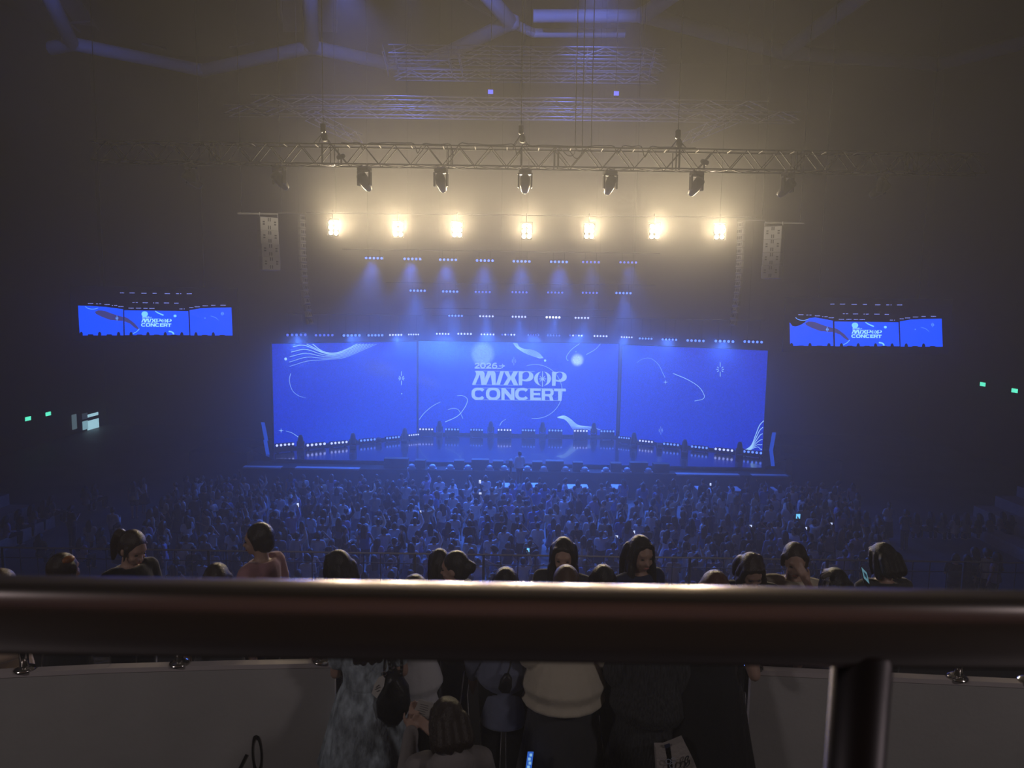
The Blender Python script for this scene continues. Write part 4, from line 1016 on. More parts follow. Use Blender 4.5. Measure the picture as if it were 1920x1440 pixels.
class Blob:
    """overlapping rounded limbs, later fused into one continuous skin"""
    def __init__(s): s.mb = MB(); s.M = Matrix()
    def ell(s, c, r, rot=None, n=14, m_=10):
        v, f = sph((0, 0, 0), 1, n, m_); R = rot or Matrix()
        s.mb.add([s.M @ (V(c) + (R.to_3x3() @ V((p.x * r[0], p.y * r[1], p.z * r[2])))) for p in v], f); return s
    def cone(s, a, b, ra, rb, n=10):
        a = V(a); b = V(b); d = b - a; q = d.to_track_quat('Z', 'Y'); L = d.length; rings = []
        for k in (-80, -45, 0): t = math.radians(k); rings.append((ra * math.cos(t), ra * math.sin(t)))
        for k in (0, 45, 80): t = math.radians(k); rings.append((rb * math.cos(t), L + rb * math.sin(t)))
        R = [[s.M @ (a + q @ V((r * math.cos(2 * PI * i / n), r * math.sin(2 * PI * i / n), z))) for i in range(n)] for r, z in rings]
        s.mb.loft(R); return s
    def chain(s, pts, rs):
        for i in range(len(pts) - 1): s.cone(pts[i], pts[i + 1], rs[i], rs[i + 1])
        return s
    def loft(s, rings, n=18):             # (x, y, z, rx, ry)
        s.mb.loft([[s.M @ V((x + rx * math.cos(2 * PI * i / n), y + ry * math.sin(2 * PI * i / n), z)) for i in range(n)] for x, y, z, rx, ry in rings]); return s
    def fuse(s, name, voxel, smooth=3):
        me = s.mb.mesh('tmp'); o = bpy.data.objects.new('tmp', me); C.objects.link(o)
        md = o.modifiers.new('r', 'REMESH'); md.mode = 'VOXEL'; md.voxel_size = voxel
        if smooth: sm = o.modifiers.new('s', 'SMOOTH'); sm.iterations = smooth; sm.factor = 0.5
        dg = bpy.context.evaluated_depsgraph_get(); dg.update()
        out = bpy.data.meshes.new_from_object(o.evaluated_get(dg)); out.name = name
        bpy.data.objects.remove(o); bpy.data.meshes.remove(me)
        out.polygons.foreach_set('use_smooth', [True] * len(out.polygons)); out.materials.clear()
        return out
TORSO = [(0, 0, .80, .120, .095), (0, -.008, .86, .162, .118), (0, -.005, .94, .150, .108), (0, 0, 1.03, .124, .092), (0, .004, 1.12, .136, .103), (0, .002, 1.22, .152, .108), (0, -.004, 1.295, .150, .09), (0, -.008, 1.345, .095, .068)]
ARMS = {  # elbow, hand for the right side (+x); mirrored for the left
    'down': ((.215, -.02, 1.05), (.215, .05, .83)), 'phone': ((.21, .03, 1.04), (.07, .25, 1.16)), 'up': ((.23, .12, 1.42), (.15, .20, 1.66)), 'hip': ((.33, -.06, 1.08), (.19, .04, .96)),
    'face': ((.22, .13, 1.09), (.075, .135, 1.385)), 'fold': ((.21, .05, 1.07), (-.06, .16, 1.10)), 'front': ((.20, .02, 1.05), (.05, .20, 1.0)), 'bag': ((.22, -.05, 1.06), (.16, .14, 1.10)), 'wave': ((.30, .02, 1.28), (.26, .06, 1.52)),
    'back': ((.27, -.10, 1.07), (.10, -.14, .98)), 'head': ((.30, .04, 1.36), (.12, -.02, 1.55)), 'read': ((.20, .08, 1.05), (.10, .30, 1.12))}
def side(p, s): return V((p[0] * s, p[1], p[2]))
def hand(B, wr, el, palm, curl=0.5, thumb_side=1):
    """palm, four bent fingers of different lengths, thumb from the side of the palm"""
    wr = V(wr); d = (wr - V(el)).normalized(); pn = V(palm); pn = (pn - d * pn.dot(d)).normalized(); sd = d.cross(pn).normalized() * thumb_side
    for k in (-1, 0, 1): B.cone(wr + sd * 0.018 * k + d * 0.005, wr + sd * 0.024 * k + d * 0.075, .015, .012)
    for k, ln in ((-1.5, .058), (-0.5, .072), (0.5, .078), (1.5, .070)):
        b = wr + d * 0.082 + sd * 0.0175 * k
        d1 = (d * math.cos(curl * .7) + pn * math.sin(curl * .7)).normalized(); d2 = (d * math.cos(curl * 1.9) + pn * math.sin(curl * 1.9)).normalized()
        m1 = b + d1 * ln * .5; B.cone(b - d * .01, m1, .0092, .0085, 8); B.cone(m1, m1 + d2 * ln * .5, .0085, .007, 8)
    b = wr + d * 0.022 + sd * 0.028; m1 = b + (sd * .7 + d * .6 + pn * .4).normalized() * .036
    B.cone(b, m1, .0125, .010, 8); B.cone(m1, m1 + (d * .9 + pn * .35 + sd * .1).normalized() * .030, .010, .008, 8)
def headM(yaw=0, tilt=0, roll=0):
    pv = V((0, -0.005, 1.40))
    return Matrix.Translation(pv) @ Matrix.Rotation(yaw, 4, 'Z') @ Matrix.Rotation(-tilt, 4, 'X') @ Matrix.Rotation(roll, 4, 'Y') @ Matrix.Translation(-pv)
def upper(sit):  return Matrix.Translation((0, -0.02, -0.40)) if sit else Matrix()
def limbs(pose, s):
    a = pose.get('R' if s > 0 else 'L', 'down')
    el, hd = ARMS[a] if isinstance(a, str) else a
    return V((.165 * s, -.005, 1.295)), side(el, s), side(hd, s), a
def legs(pose, s):
    if pose.get('sit'): return V((.085 * s, 0, .46)), V((.11 * s, .40, .50)), V((.11 * s, .36, .09))
    st = pose.get('stride', 0) * s
    return V((.085 * s, 0, .84)), V((.085 * s, .015 + st * .5, .46)), V((.085 * s, -.015 + st, .09))
def body_mesh(name, pose, voxel, fine=False):
    B = Blob(); U = upper(pose.get('sit')); B.M = U
    B.loft(TORSO); B.cone((0, -.008, 1.31), (0, 0, 1.42), .058, .048)
    for s in (-1, 1):
        sh, el, hd, a = limbs(pose, s)
        B.cone(sh - V((.05 * s, 0, -.005)), sh, .052, .050); B.chain([sh, el, hd], [.049, .038, .026])
        if fine:
            pn = V((-s, 0.2, 0)) if a in ('down', 'hip') else (V((0, -1, .2)) if a != 'face' else V((-s * .6, -1, 0)))
            hand(B, hd, el, pn, .9 if a in ('phone', 'read', 'bag') else .45, s)
        else:
            d = (hd - el).normalized(); B.cone(hd, hd + d * .075, .036, .032, 8); B.cone(hd + d * .08, hd + d * .14, .03, .018, 8)
    B.M = U @ headM(*pose.get('head', (0, 0, 0)))
    B.ell((0, .005, 1.515), (.076, .094, .098)); B.ell((0, .030, 1.455), (.060, .070, .062)); B.cone((0, 0, 1.39), (0, .01, 1.45), .048, .055)
    if voxel < .02:
        B.ell((0, .072, 1.412), (.024, .022, .018)); B.cone((0, .095, 1.495), (0, .116, 1.465), .009, .015, 8)       # chin, nose
        B.ell((0, .088, 1.432), (.026, .016, .010)); B.ell((0, .083, 1.525), (.055, .020, .014))                     # lips, brow
        for s in (-1, 1):
            B.ell((.079 * s, 0, 1.485), (.010, .020, .032)); B.ell((.036 * s, .072, 1.462), (.022, .024, .020))       # ear, cheek
    B.M = Matrix()
    for s in (-1, 1):
        h, k, an = legs(pose, s)
        B.chain([h, k, an], [.083, .054, .037]); B.ell(an + V((0, .055, -.045)), (.042, .115, .042)); B.ell(an + V((0, -.01, -.02)), (.038, .045, .06))
        if pose.get('sit'): B.cone((.06 * s, -.01, .46), h, .10, .09)
    return B.fuse(name, voxel)
def top_mesh(name, pose, voxel, sleeve='short', puff=.016, hem=.84, loose=0.0):
    B = Blob(); B.M = upper(pose.get('sit'))
    rg = [(x, y, z, rx + puff + loose * max(0, 1 - abs(z - hem) / .35), ry + puff + loose * max(0, 1 - abs(z - hem) / .35)) for x, y, z, rx, ry in TORSO if z >= hem - .001]
    if rg[0][2] > hem + .005: x, y, z, rx, ry = rg[0]; rg = [(x, y, hem, rx + loose * .2, ry + loose * .2)] + rg
    rg = [(x, y, hem - .02, rx * .97, ry * .97) for x, y, z, rx, ry in rg[:1]] + rg
    B.loft(rg)
    for s in (-1, 1):
        sh, el, hd, _ = limbs(pose, s)
        B.cone(sh - V((.06 * s, 0, -.008)), sh, .052 + puff, .050 + puff)
        if sleeve == 'none': continue
        m1 = sh.lerp(el, .62) if sleeve == 'short' else el
        B.cone(sh, m1, .050 + puff, (.044 if sleeve == 'short' else .040) + puff + loose * .3)
        if sleeve == 'long': B.cone(el, el.lerp(hd, .93), .040 + puff + loose * .3, .028 + puff)
    if pose.get('hood'): B.ell((0, -.09, 1.34), (.12, .07, .09)); B.ell((0, .02, 1.36), (.075, .06, .04))
    return B.fuse(name, voxel)
def bottom_mesh(name, kind, pose, voxel):
    if kind in ('trousers', 'shorts'):
        B = Blob(); z = .5 if pose.get('sit') else .88
        for s in (-1, 1):
            h, k, an = legs(pose, s)
            if kind == 'shorts': B.cone(h, h.lerp(k, .6), .100, .092)
            else: B.chain([h, k, an + V((0, 0, .01))], [.100, .074, .066])
        if pose.get('sit'): B.ell((0, -.02, .50), (.17, .14, .12))
        else: B.loft([(0, -.005, .76, .155, .115), (0, -.008, .86, .175, .130), (0, -.004, .95, .158, .116), (0, 0, 1.0, .14, .104)])
        return B.fuse(name, voxel)
    z1 = {'skirt': .50, 'longskirt': .22, 'dress': .44, 'wide': .16}[kind]; n = 48 if voxel < .02 else 24; mb = MB(); rings = []
    flare = {'skirt': .15, 'longskirt': .11, 'dress': .135, 'wide': .16}[kind]
    zs = [1.04, .98, .90, .80, .68, .56, .44, .34, .22]; zs = [z for z in zs if z > z1 + .03] + [z1]
    for z in zs:
        u = (1.04 - z) / (1.04 - z1); rx = .137 + .045 * min(1, (1.04 - z) / .16) + flare * u ** 1.2; ry = .100 + .034 * min(1, (1.04 - z) / .16) + flare * u ** 1.2 * .85
        ring = []
        for i in range(n):
            t = 2 * PI * i / n; wv = 1 + .055 * u * math.sin(9 * t + 2 * math.sin(3 * t)) + .025 * u * math.sin(17 * t + 1)
            ring.append(V((rx * wv * math.cos(t), ry * wv * math.sin(t) - .004, z + .012 * u * math.sin(5 * t))))
        rings.append(ring)
    mb.loft(rings); me = mb.mesh(name, None, True)
    return me
def hair_mesh(name, kind, pose, voxel):
    B = Blob(); B.M = upper(pose.get('sit')) @ headM(*pose.get('head', (0, 0, 0)))
    B.ell((0, -.014, 1.532), (.086, .102, .101)); B.ell((0, -.038, 1.49), (.082, .075, .09))
    if kind not in ('bun', 'short', 'pony'): B.cone((-.040, .058, 1.582), (.040, .058, 1.582), .018, .018)
    if kind in ('long', 'bob', 'veil'):
        zb = {'long': 1.16, 'bob': 1.385, 'veil': 1.26}[kind]
        for s in (-1, 1):
            B.chain([(.066 * s, -.01, 1.54), (.078 * s, -.015, 1.44), (.078 * s, -.022, max(zb, 1.30))], [.026, .031, .026])
            B.chain([(.062 * s, .040, 1.56), (.076 * s, .040, 1.48), (.077 * s, .034, max(zb + .02, 1.36))], [.020, .020, .013])
        for x in (-.06, -.02, .02, .06): B.chain([(x, -.075, 1.52), (x * 1.15, -.100, 1.42), (x * 1.2, -.112, zb + abs(x) * .3)], [.042, .042, .022])
        if kind == 'veil':
            for s in (-1, 1): B.chain([(.085 * s, .03, 1.42), (.09 * s, .06, 1.30), (.09 * s, .07, 1.20)], [.03, .03, .018])
    if kind == 'short':
        B.ell((0, -.055, 1.46), (.074, .05, .06))
        for s in (-1, 1): B.cone((.078 * s, .01, 1.53), (.078 * s, .0, 1.455), .024, .018)
    if kind == 'pony':
        B.chain([(0, -.10, 1.54), (0, -.15, 1.52), (0, -.165, 1.43), (0, -.15, 1.30)], [.03, .045, .042, .015])
        for s in (-1, 1): B.cone((.08 * s, .03, 1.53), (.078 * s, .035, 1.43), .014, .008)
    if kind == 'bun': B.ell((0, -.115, 1.50), (.052, .045, .05)); B.cone((0, -.13, 1.51), (.0, -.18, 1.53), .01, .004)
    return B.fuse(name, voxel, 2)
def add_part(name, me, m, parent):
    if not me.materials: me.materials.append(m)
    o = link(name, me, parent); o.material_slots[0].link = 'OBJECT'; o.material_slots[0].material = m
    return o
def figure(label, loc, yaw, height, pose, hair, hc, top, tcol, bot, bcol, group=None, skin=0, vox=.011, fine=False, sleeve='short', topname='shirt', eyes=False, hem=.84, puff=.016, loose=0.0):
    """a person near the camera: one continuous body, hair and clothes as children"""
    me = body_mesh('person', pose, vox, fine); me.materials.append(SKIN[skin])
    o = link('person', me, None, loc, (0, 0, yaw)); o.scale = (height / 1.625,) * 3
    tag(o, label, 'person', group)
    add_part('hair', hair_mesh('hair', hair, pose, vox), HAIR[hc], o)
    if top: add_part(topname, top_mesh(topname, pose, vox, sleeve, puff, hem, loose), CL[tcol] if isinstance(tcol, str) else tcol, o)
    if bot:
        bn = {'longskirt': 'skirt', 'wide': 'coat_skirt', 'dress': 'dress_skirt'}.get(bot, bot)
        add_part(bn, bottom_mesh(bn, bot, pose, vox * 1.2), CL[bcol] if isinstance(bcol, str) else bcol, o)
    if eyes:
        M_ = upper(pose.get('sit')) @ headM(*pose.get('head', (0, 0, 0)))
        for s in (-1, 1):
            v, f = sph((0, 0, 0), 1, 8, 6); c = V((.032 * s, .088, 1.497))
            MB().add([M_ @ (c + V((p.x * .013, p.y * .009, p.z * .006))) for p in v], f).obj('eye', mat('eye_dark', (0.02, 0.015, 0.012), 0.2), o, smooth=True)
        v, f = sph((0, 0, 0), 1, 8, 6); c = V((0, .101, 1.432))
        MB().add([M_ @ (c + V((p.x * .022, p.y * .006, p.z * .007))) for p in v], f).obj('mouth', mat('lip', (0.35, 0.12, 0.10), 0.4), o, smooth=True)
    return o
def at_head(px, ytop, h):                # stands on the concourse with the top of the hair at this pixel
    p = PZ(px, ytop, CONC_Z + h); return V((p.x, p.y, CONC_Z))
N = 'people standing on the concourse'
def face_dir(deg): return math.radians(deg)   # 0 = towards the stage, 90 = to the left, -90 = to the right
def near(px, yt, h, label, yaw, pose, hair, hc, tcol, bot='trousers', bcol='black', **k):
    return figure(label, at_head(px, yt, h), face_dir(yaw), h, pose, hair, hc, True, tcol, bot, bcol, N, **k)
near(8, 1064, 1.50, 'person in a tan jacket at the far left edge behind the parapet', 150, {'R': 'phone', 'L': 'front', 'head': (0, .35, 0)}, 'short', 'brown', 'beige', sleeve='long', topname='jacket', fine=True, vox=.010)
amb = near(117, 1037, 1.60, 'person with short dark hair and an amber streak, head top at far left', -15, {'R': 'phone', 'L': 'phone'}, 'short', 'dark', 'black')
v_, f_ = sph((0, 0, 0), 1, 10, 7)
MB().add([V((.058 + p.x * .026, -.01 + p.y * .05, 1.588 + p.z * .026)) for p in v_], f_).obj('dyed_streak', mat('hair_amber', (0.26, 0.09, 0.02), 0.4), amb, smooth=True)
near(240, 991, 1.64, 'woman in a black jacket with pale edges, hair tied back, looking down to the right', -115, {'R': 'phone', 'L': 'phone', 'head': (0, .42, 0)}, 'pony', 'dark', 'black', sleeve='long', topname='jacket', fine=True, eyes=True)
near(406, 1056, 1.58, 'person with dark hair, head top between the ponytail woman and the pink shirt', 10, {}, 'short', 'dark', 'charcoal')
near(488, 981, 1.65, 'person with short hair in a dusky pink shirt, face turned in profile to the left', 70, {'R': 'down', 'L': 'phone', 'head': (.35, .1, 0)}, 'short', 'black', 'pink', eyes=True, loose=.03)
near(632, 1032, 1.60, 'person with a rounded black bob left of the pale dress', 60, {}, 'bob', 'black', 'black', eyes=True)
near(824, 1029, 1.46, 'person with black hair mostly hidden behind the ponytailed woman', 20, {'R': 'fold'}, 'long', 'black', 'black', bot='trousers')
near(858, 1034, 1.56, 'woman with pinned-up black hair and a small tail at the nape', 75, {'L': 'hip', 'R': 'phone', 'head': (0, .15, 0)}, 'bun', 'black', 'black', eyes=True)
near(1057, 1007, 1.63, 'woman with long dark hair facing the handrail, head turned left', 160, {'R': 'front', 'L': 'front', 'head': (.25, .2, 0)}, 'veil', 'black', 'charcoal', sleeve='long', topname='jacket', eyes=True)
near(1131, 1059, 1.58, 'person in black with cropped black hair between the two long-haired women', 5, {'R': 'phone'}, 'short', 'black', 'black', sleeve='none', fine=True)
near(1201, 1004, 1.65, 'woman with long black hair and fringe in an open dark jacket, face turned right', -150, {'R': 'down', 'L': 'down', 'head': (-.2, .15, 0)}, 'veil', 'black', 'navy', sleeve='long', topname='jacket', eyes=True)
near(1409, 1026, 1.60, 'person with long hair falling forward, head bowed, dark striped sleeves', 175, {'R': 'front', 'L': 'front', 'head': (.1, .65, .12)}, 'veil', 'dark', 'black', sleeve='long', topname='jacket', eyes=True)
near(1491, 1016, 1.62, 'woman in a cream top with one hand raised to her face', 165, {'R': 'down', 'L': 'face', 'head': (0, .25, 0)}, 'short', 'dark', 'cream', fine=True, vox=.0085, eyes=True)
near(1566, 1065, 1.57, 'person with dark hair held by a clip, low beside the cream top', 5, {}, 'bob', 'black', 'black')
near(1662, 1020, 1.60, 'person with a smooth black bob seen from behind, holding a lit phone', 8, {'L': 'read', 'R': 'down', 'head': (.2, .25, 0)}, 'bob', 'black', 'charcoal', fine=True, vox=.009, sleeve='none', topname='vest_top')
# in the stair opening
def gap(px, Y, h, label, yaw, pose, hair, hc, tcol, bot, bcol, **k):
    p = P(px, 1300, Y); return figure(label, (p.x, Y, CONC_Z), face_dir(yaw), h, pose, hair, hc, True, tcol, bot, bcol, N, **k)
M_lace = mat('dress_print', (0.34, 0.40, 0.45), 0.9, noise=0.5, nscale=22, bump=0.4, bscale=40, stretch=(1, 1, .5))
M_knit = mat('furry_knit', (0.035, 0.037, 0.042), 0.95, noise=0.6, nscale=90, bump=0.9, bscale=120, stretch=(1, 1, .15))
gap(690, 4.20, 1.58, 'woman in a pale printed dress with a flared skirt beside the left parapet', 12, {'L': 'front', 'R': 'bag'}, 'long', 'dark', M_lace, 'dress', M_lace, topname='dress_bodice', fine=True, loose=0.02, hem=.98)
gap(778, 4.46, 1.55, 'person in a long pale shirt with rounded tail behind the black bag', 15, {'L': 'down', 'R': 'fold'}, 'long', 'black', 'white', 'trousers', 'black', fine=True, hem=.66, loose=.05)
gap(945, 4.48, 1.60, 'person in a long slate blue shirt with rounded tail and a small black bag', 0, {'L': 'down', 'R': 'front'}, 'bob', 'black', 'slate', 'trousers', 'black', hem=.56, loose=.05, sleeve='long')
gap(1056, 4.40, 1.65, 'woman with brown hair in a loose cream blouse over a dark grey skirt', 8, {'L': 'front', 'R': 'hip'}, 'bun', 'brown', 'cream', 'longskirt', 'charcoal', sleeve='long', topname='blouse', loose=.11, hem=.76, puff=.035)
gap(1218, 4.30, 1.50, 'person in a wide furry charcoal coat carrying a printed tote bag', -12, {'L': 'front', 'R': 'front'}, 'bob', 'black', M_knit, 'wide', M_knit, sleeve='long', topname='coat', puff=.075, loose=.06, hem=.80)
gap(1330, 4.24, 1.69, 'person in a long black coat, reddish hair, one bare forearm, by the right parapet', 0, {'R': ((.23, -.10, 1.03), (.25, .06, 1.24))}, 'short', 'reddish', 'black', 'wide', 'black', sleeve='none', topname='coat', puff=.035, fine=True)
# seated on the step in the opening
p = P(842, 1330, 3.55)
SITZ = PZ(842, 1312, CONC_Z).z
ztop = P(842, 1311, 3.55).z
hs = 1.66; seat_z = ztop - (1.628 - 0.40) * hs / 1.625
st = MB().bbox((0, 0, (seat_z - CONC_Z) / 2), (0.95, 0.8, seat_z - CONC_Z), 0.02).obj('concrete_step', M_conc); st.location = (p.x, 3.55 - 0.05, CONC_Z)
tag(st, 'low concrete block step under the seated person reading papers', 'step')
seated = figure('seated person with dark hair and pale jacket, holding folded papers up to read', (p.x, 3.55, seat_z), face_dir(12), hs,
                {'sit': True, 'L': ((.22, .16, 1.10), (.17, .36, 1.27)), 'R': ((.23, .14, 1.08), (-.045, .34, 1.25)), 'head': (.15, .35, 0), 'hood': True}, 'bob', 'dark', True, mat('pale_jacket', (0.26, 0.24, 0.24), 0.85, bump=0.4, bscale=14), 'trousers', 'black', None, fine=True, vox=.0085, sleeve='long', topname='jacket')
# ------------------------------------------------------------------ things people carry, near the camera
M_blackleather = mat('black_bag_leather', (0.010, 0.010, 0.012), 0.45, bump=0.3, bscale=25)
M_paper = mat('paper', (0.55, 0.53, 0.50), 0.8)
def pxpoly(pts, Y): return [P(x, y, Y) for x, y in pts]
def pouch(name, label, cat, pts, Y, thick, m, group=None):
    """soft bag: outline measured at its own distance, rounded in depth"""
    q = pxpoly(pts, Y); c = sum(q, V()) / len(q); base = V((c.x, Y, min(v.z for v in q)))
    mb = MB(); rings = []
    for k, (s, o) in enumerate(((0.80, -0.5), (0.95, -0.32), (1.0, 0), (0.95, 0.32), (0.80, 0.5))):
        rings.append([V(((v.x - c.x) * s + c.x - base.x, o * thick, (v.z - c.z) * s + c.z - base.z)) for v in q])
    mb.loft(rings)
    t = thing(name, label, cat, base, 0, group); mb.obj('bag_body', m, t, smooth=True)
    return t, base
t, b = pouch('shoulder_bag', 'slouchy black shoulder bag hanging at the pale dress', 'bag', [(729, 1262), (722, 1285), (706, 1311), (708, 1340), (730, 1357), (748, 1356), (764, 1336), (770, 1324), (766, 1290), (752, 1268), (740, 1256)], 4.10, 0.13, M_blackleather)
q = [P(733, 1262, 4.1) - b, P(728, 1230, 4.12) - b, P(722, 1190, 4.2) - b]
MB().path(cat_rom(q, 4), 0.010, 6).obj('strap', M_blackleather, t, smooth=True)
q = [P(752, 1268, 4.1) - b, P(752, 1235, 4.12) - b, P(735, 1190, 4.2) - b]
MB().path(cat_rom(q, 4), 0.010, 6).obj('strap', M_blackleather, t, smooth=True)
tp = pxpoly([(706.5, 1309), (697, 1300), (702, 1283), (710, 1270), (717, 1267), (722, 1272), (720, 1286)], 3.98)
c = tp[0]
tg = thing('luggage_tag', 'pale pointed luggage tag with dark print hanging from the black bag', 'tag', c)
MB().prism([(v.x - c.x, v.z - c.z) for v in tp], -0.003, 0.003).obj('tag_plate', M_paper, tg)
mk = MB()
for (x0, y0, x1, y1) in ((705, 1289, 711, 1284), (703, 1293, 713, 1288), (706, 1297, 712, 1294)): mk.tube(P(x0, y0, 3.974) - c, P(x1, y1, 3.974) - c, 0.0016, 4)
mk.obj('print', M_black, tg)
rg = MB(); rc2 = P(720, 1263.5, 4.0) - c
pts = [rc2 + V((0.0135 * math.cos(k * PI / 8), 0, 0.0135 * math.sin(k * PI / 8))) for k in range(17)]
rg.path(pts, 0.0022, 6); rg.path([rc2 + V((0.004, 0, .0135)), P(724, 1252, 4.02) - c, P(726, 1243, 4.04) - c], 0.0025, 6)
rg.obj('ring', M_chrome, tg)
t, b = pouch('small_bag', 'tiny black bag on the back of the slate blue shirt', 'bag', [(938, 1275), (934, 1290), (941, 1298), (956, 1299), (960, 1288), (960, 1272), (954, 1262), (946, 1264)], 4.30, 0.05, M_blackleather)
MB().path(cat_rom([P(952, 1264, 4.3) - b, P(957, 1245, 4.32) - b, P(962, 1205, 4.36) - b], 4), 0.006, 6).obj('strap', M_blackleather, t)
# printed tote bag below the furry coat
q = pxpoly([(1229, 1402), (1232, 1452), (1310, 1452), (1303, 1432), (1281, 1388), (1260, 1397), (1246, 1402)], 4.02); c = q[0]
M_canvas = mat('canvas', (0.42, 0.38, 0.36), 0.9, bump=0.3, bscale=60)
t = thing('tote_bag', 'pale canvas tote bag with dark blue handle strap and looping black print', 'bag', c)
MB().prism([(v.x - c.x, v.z - c.z) for v in q], -0.01, 0.05).obj('bag_body', M_canvas, t)
st = pxpoly([(1247, 1401), (1251, 1423), (1253, 1450), (1263, 1450), (1260, 1421), (1257, 1398)], 4.0)
MB().prism([(v.x - c.x, v.z - c.z) for v in st], -0.010, 0.004).obj('strap', mat('navy_strap', (0.010, 0.020, 0.07), 0.8), t)
pr = MB()
for cx, cy, r in ((1253, 1428, 4.5), (1262, 1425, 4), (1260, 1436, 4.5)):
    pts = [P(cx + r * math.cos(k * PI / 6), cy + r * math.sin(k * PI / 6), 3.985) - c for k in range(13)]; pr.path(pts, 0.0022, 4)
pr.obj('ring_print', mat('pale_print', (0.35, 0.40, 0.50), 0.8), t)
pr = MB()
for pts in ([(1276, 1438), (1277, 1430), (1283, 1428), (1286, 1434), (1282, 1439), (1288, 1441)], [(1284, 1428), (1286, 1420), (1291, 1418), (1288, 1426)], [(1286, 1434), (1292, 1425), (1292, 1433), (1287, 1438)]):
    pr.path([v - c for v in cat_rom([P(x, y, 3.99) for x, y in pts], 4)], 0.004, 4)
pr.obj('print', M_black, t)
# folded papers held by the seated person
sm = seated.matrix_world if False else Matrix.Translation(seated.location) @ Matrix.Rotation(seated.rotation_euler.z, 4, 'Z') @ Matrix.Scale(seated.scale[0], 4)
hc_ = sm @ V((-.10, .40, .93))
t = thing('papers', 'folded printed papers held up by the seated person', 'paper', hc_)
for k, (w_, h_, rx, ry, rz_, o) in enumerate(((.10, .15, .3, .35, .15, (0, 0, 0.01)), (.10, .15, .2, .6, -.15, (.05, .01, -.02)))):
    R = Matrix.Rotation(rz_, 3, 'Z') @ Matrix.Rotation(ry, 3, 'Y') @ Matrix.Rotation(rx, 3, 'X')
    sh = MB().box(o, (w_, .002, h_), R).obj('sheet', M_paper, t)
    ln = MB()
    for j in range(6): ln.box(V(o) + R @ V((-.008 + .004 * (j % 3), -.0016, .045 - .017 * j)), (.05, .0006, .0035), R)
    ln.obj('print', mat('grey_print', (0.10, 0.10, 0.11), 0.8), sh)
# phone of the bob-haired person
pc = P(1622, 1083, 4.95)
R = Matrix.Rotation(0.25, 3, 'Z') @ Matrix.Rotation(0.75, 3, 'Y') @ Matrix.Rotation(-0.9, 3, 'X')
t = thing('smartphone', 'lit smartphone in the hand of the bob-haired person', 'phone', pc)
MB().bbox((0, 0, 0), (.078, .010, .16), .004, R).obj('case', M_black, t)
MB().box(R @ V((0, -.0056, 0.018)), (.068, .001, .105), R).obj('display', glow('phone_display', (0.16, 0.36, 0.46), 0.55), t)
MB().box(R @ V((0, -.0066, 0.018)), (.036, .001, .045), R).obj('display_window', glow('phone_window', (0.02, 0.05, 0.08), 0.5), t)
# hair clip, bracelet-like light strap
pc = P(1549, 1079, 4.52)
o = MB().bbox((0, 0, 0), (.07, .025, .03), .01, Matrix.Rotation(-.5, 3, 'Y')).obj('hair_clip', mat('clip_pearl', (0.12, 0.11, 0.10), 0.3)); o.location = pc
tag(o, 'grey hair clip on the low dark head beside the cream top', 'hair clip')
a_, b_ = P(995, 1410, 4.1), P(990, 1452, 4.1)
t = thing('lanyard', 'glowing blue lanyard strap hanging at the bottom centre', 'lanyard', a_)
q = b_ - a_; dn = V((0.018, 0, 0))
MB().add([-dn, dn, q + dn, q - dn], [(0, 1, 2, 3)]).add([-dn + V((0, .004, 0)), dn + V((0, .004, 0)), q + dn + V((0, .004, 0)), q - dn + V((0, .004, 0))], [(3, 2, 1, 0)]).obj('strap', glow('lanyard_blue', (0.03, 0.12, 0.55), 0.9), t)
mk = MB()
for k in range(5):
    z = q * (0.12 + 0.18 * k); mk.box(z + V((.003 * (-1) ** k, -.003, 0)), (.016, .002, .018))
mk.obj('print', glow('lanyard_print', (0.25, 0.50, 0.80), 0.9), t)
# chair behind the left parapet
cp = P(117, 1250, 4.98)
t = thing('chair', 'black chair with chrome-edged back behind the left parapet', 'chair', (cp.x, cp.y, CONC_Z))
zt = P(117, 1236, 4.98).z - CONC_Z; W = 0.23
back = MB().bbox((0, 0, zt - 0.22), (W * 0.92, 0.035, 0.40), 0.015).obj('backrest', M_blackleather, t)
fr = cat_rom([V((-W / 2, 0, .44)), V((-W / 2, 0, zt - 0.07)), V((-W / 2 + .02, 0, zt - 0.01)), V((-W / 2 + .05, 0, zt)), V((W / 2 - .05, 0, zt)), V((W / 2 - .02, 0, zt - 0.01)), V((W / 2, 0, zt - .07)), V((W / 2, 0, .44))], 4)
MB().path(fr, 0.010, 8).obj('back_frame', M_chrome, t, smooth=True)
MB().bbox((0, .2, .45), (.42, .42, .05), .02).obj('seat', M_blackleather, t)
for sx in (-.18, .18):
    for sy_ in (.02, .38): MB().tube((sx, sy_, 0), (sx, sy_, .44), .012, 8).obj('leg', M_chrome, t, smooth=True)
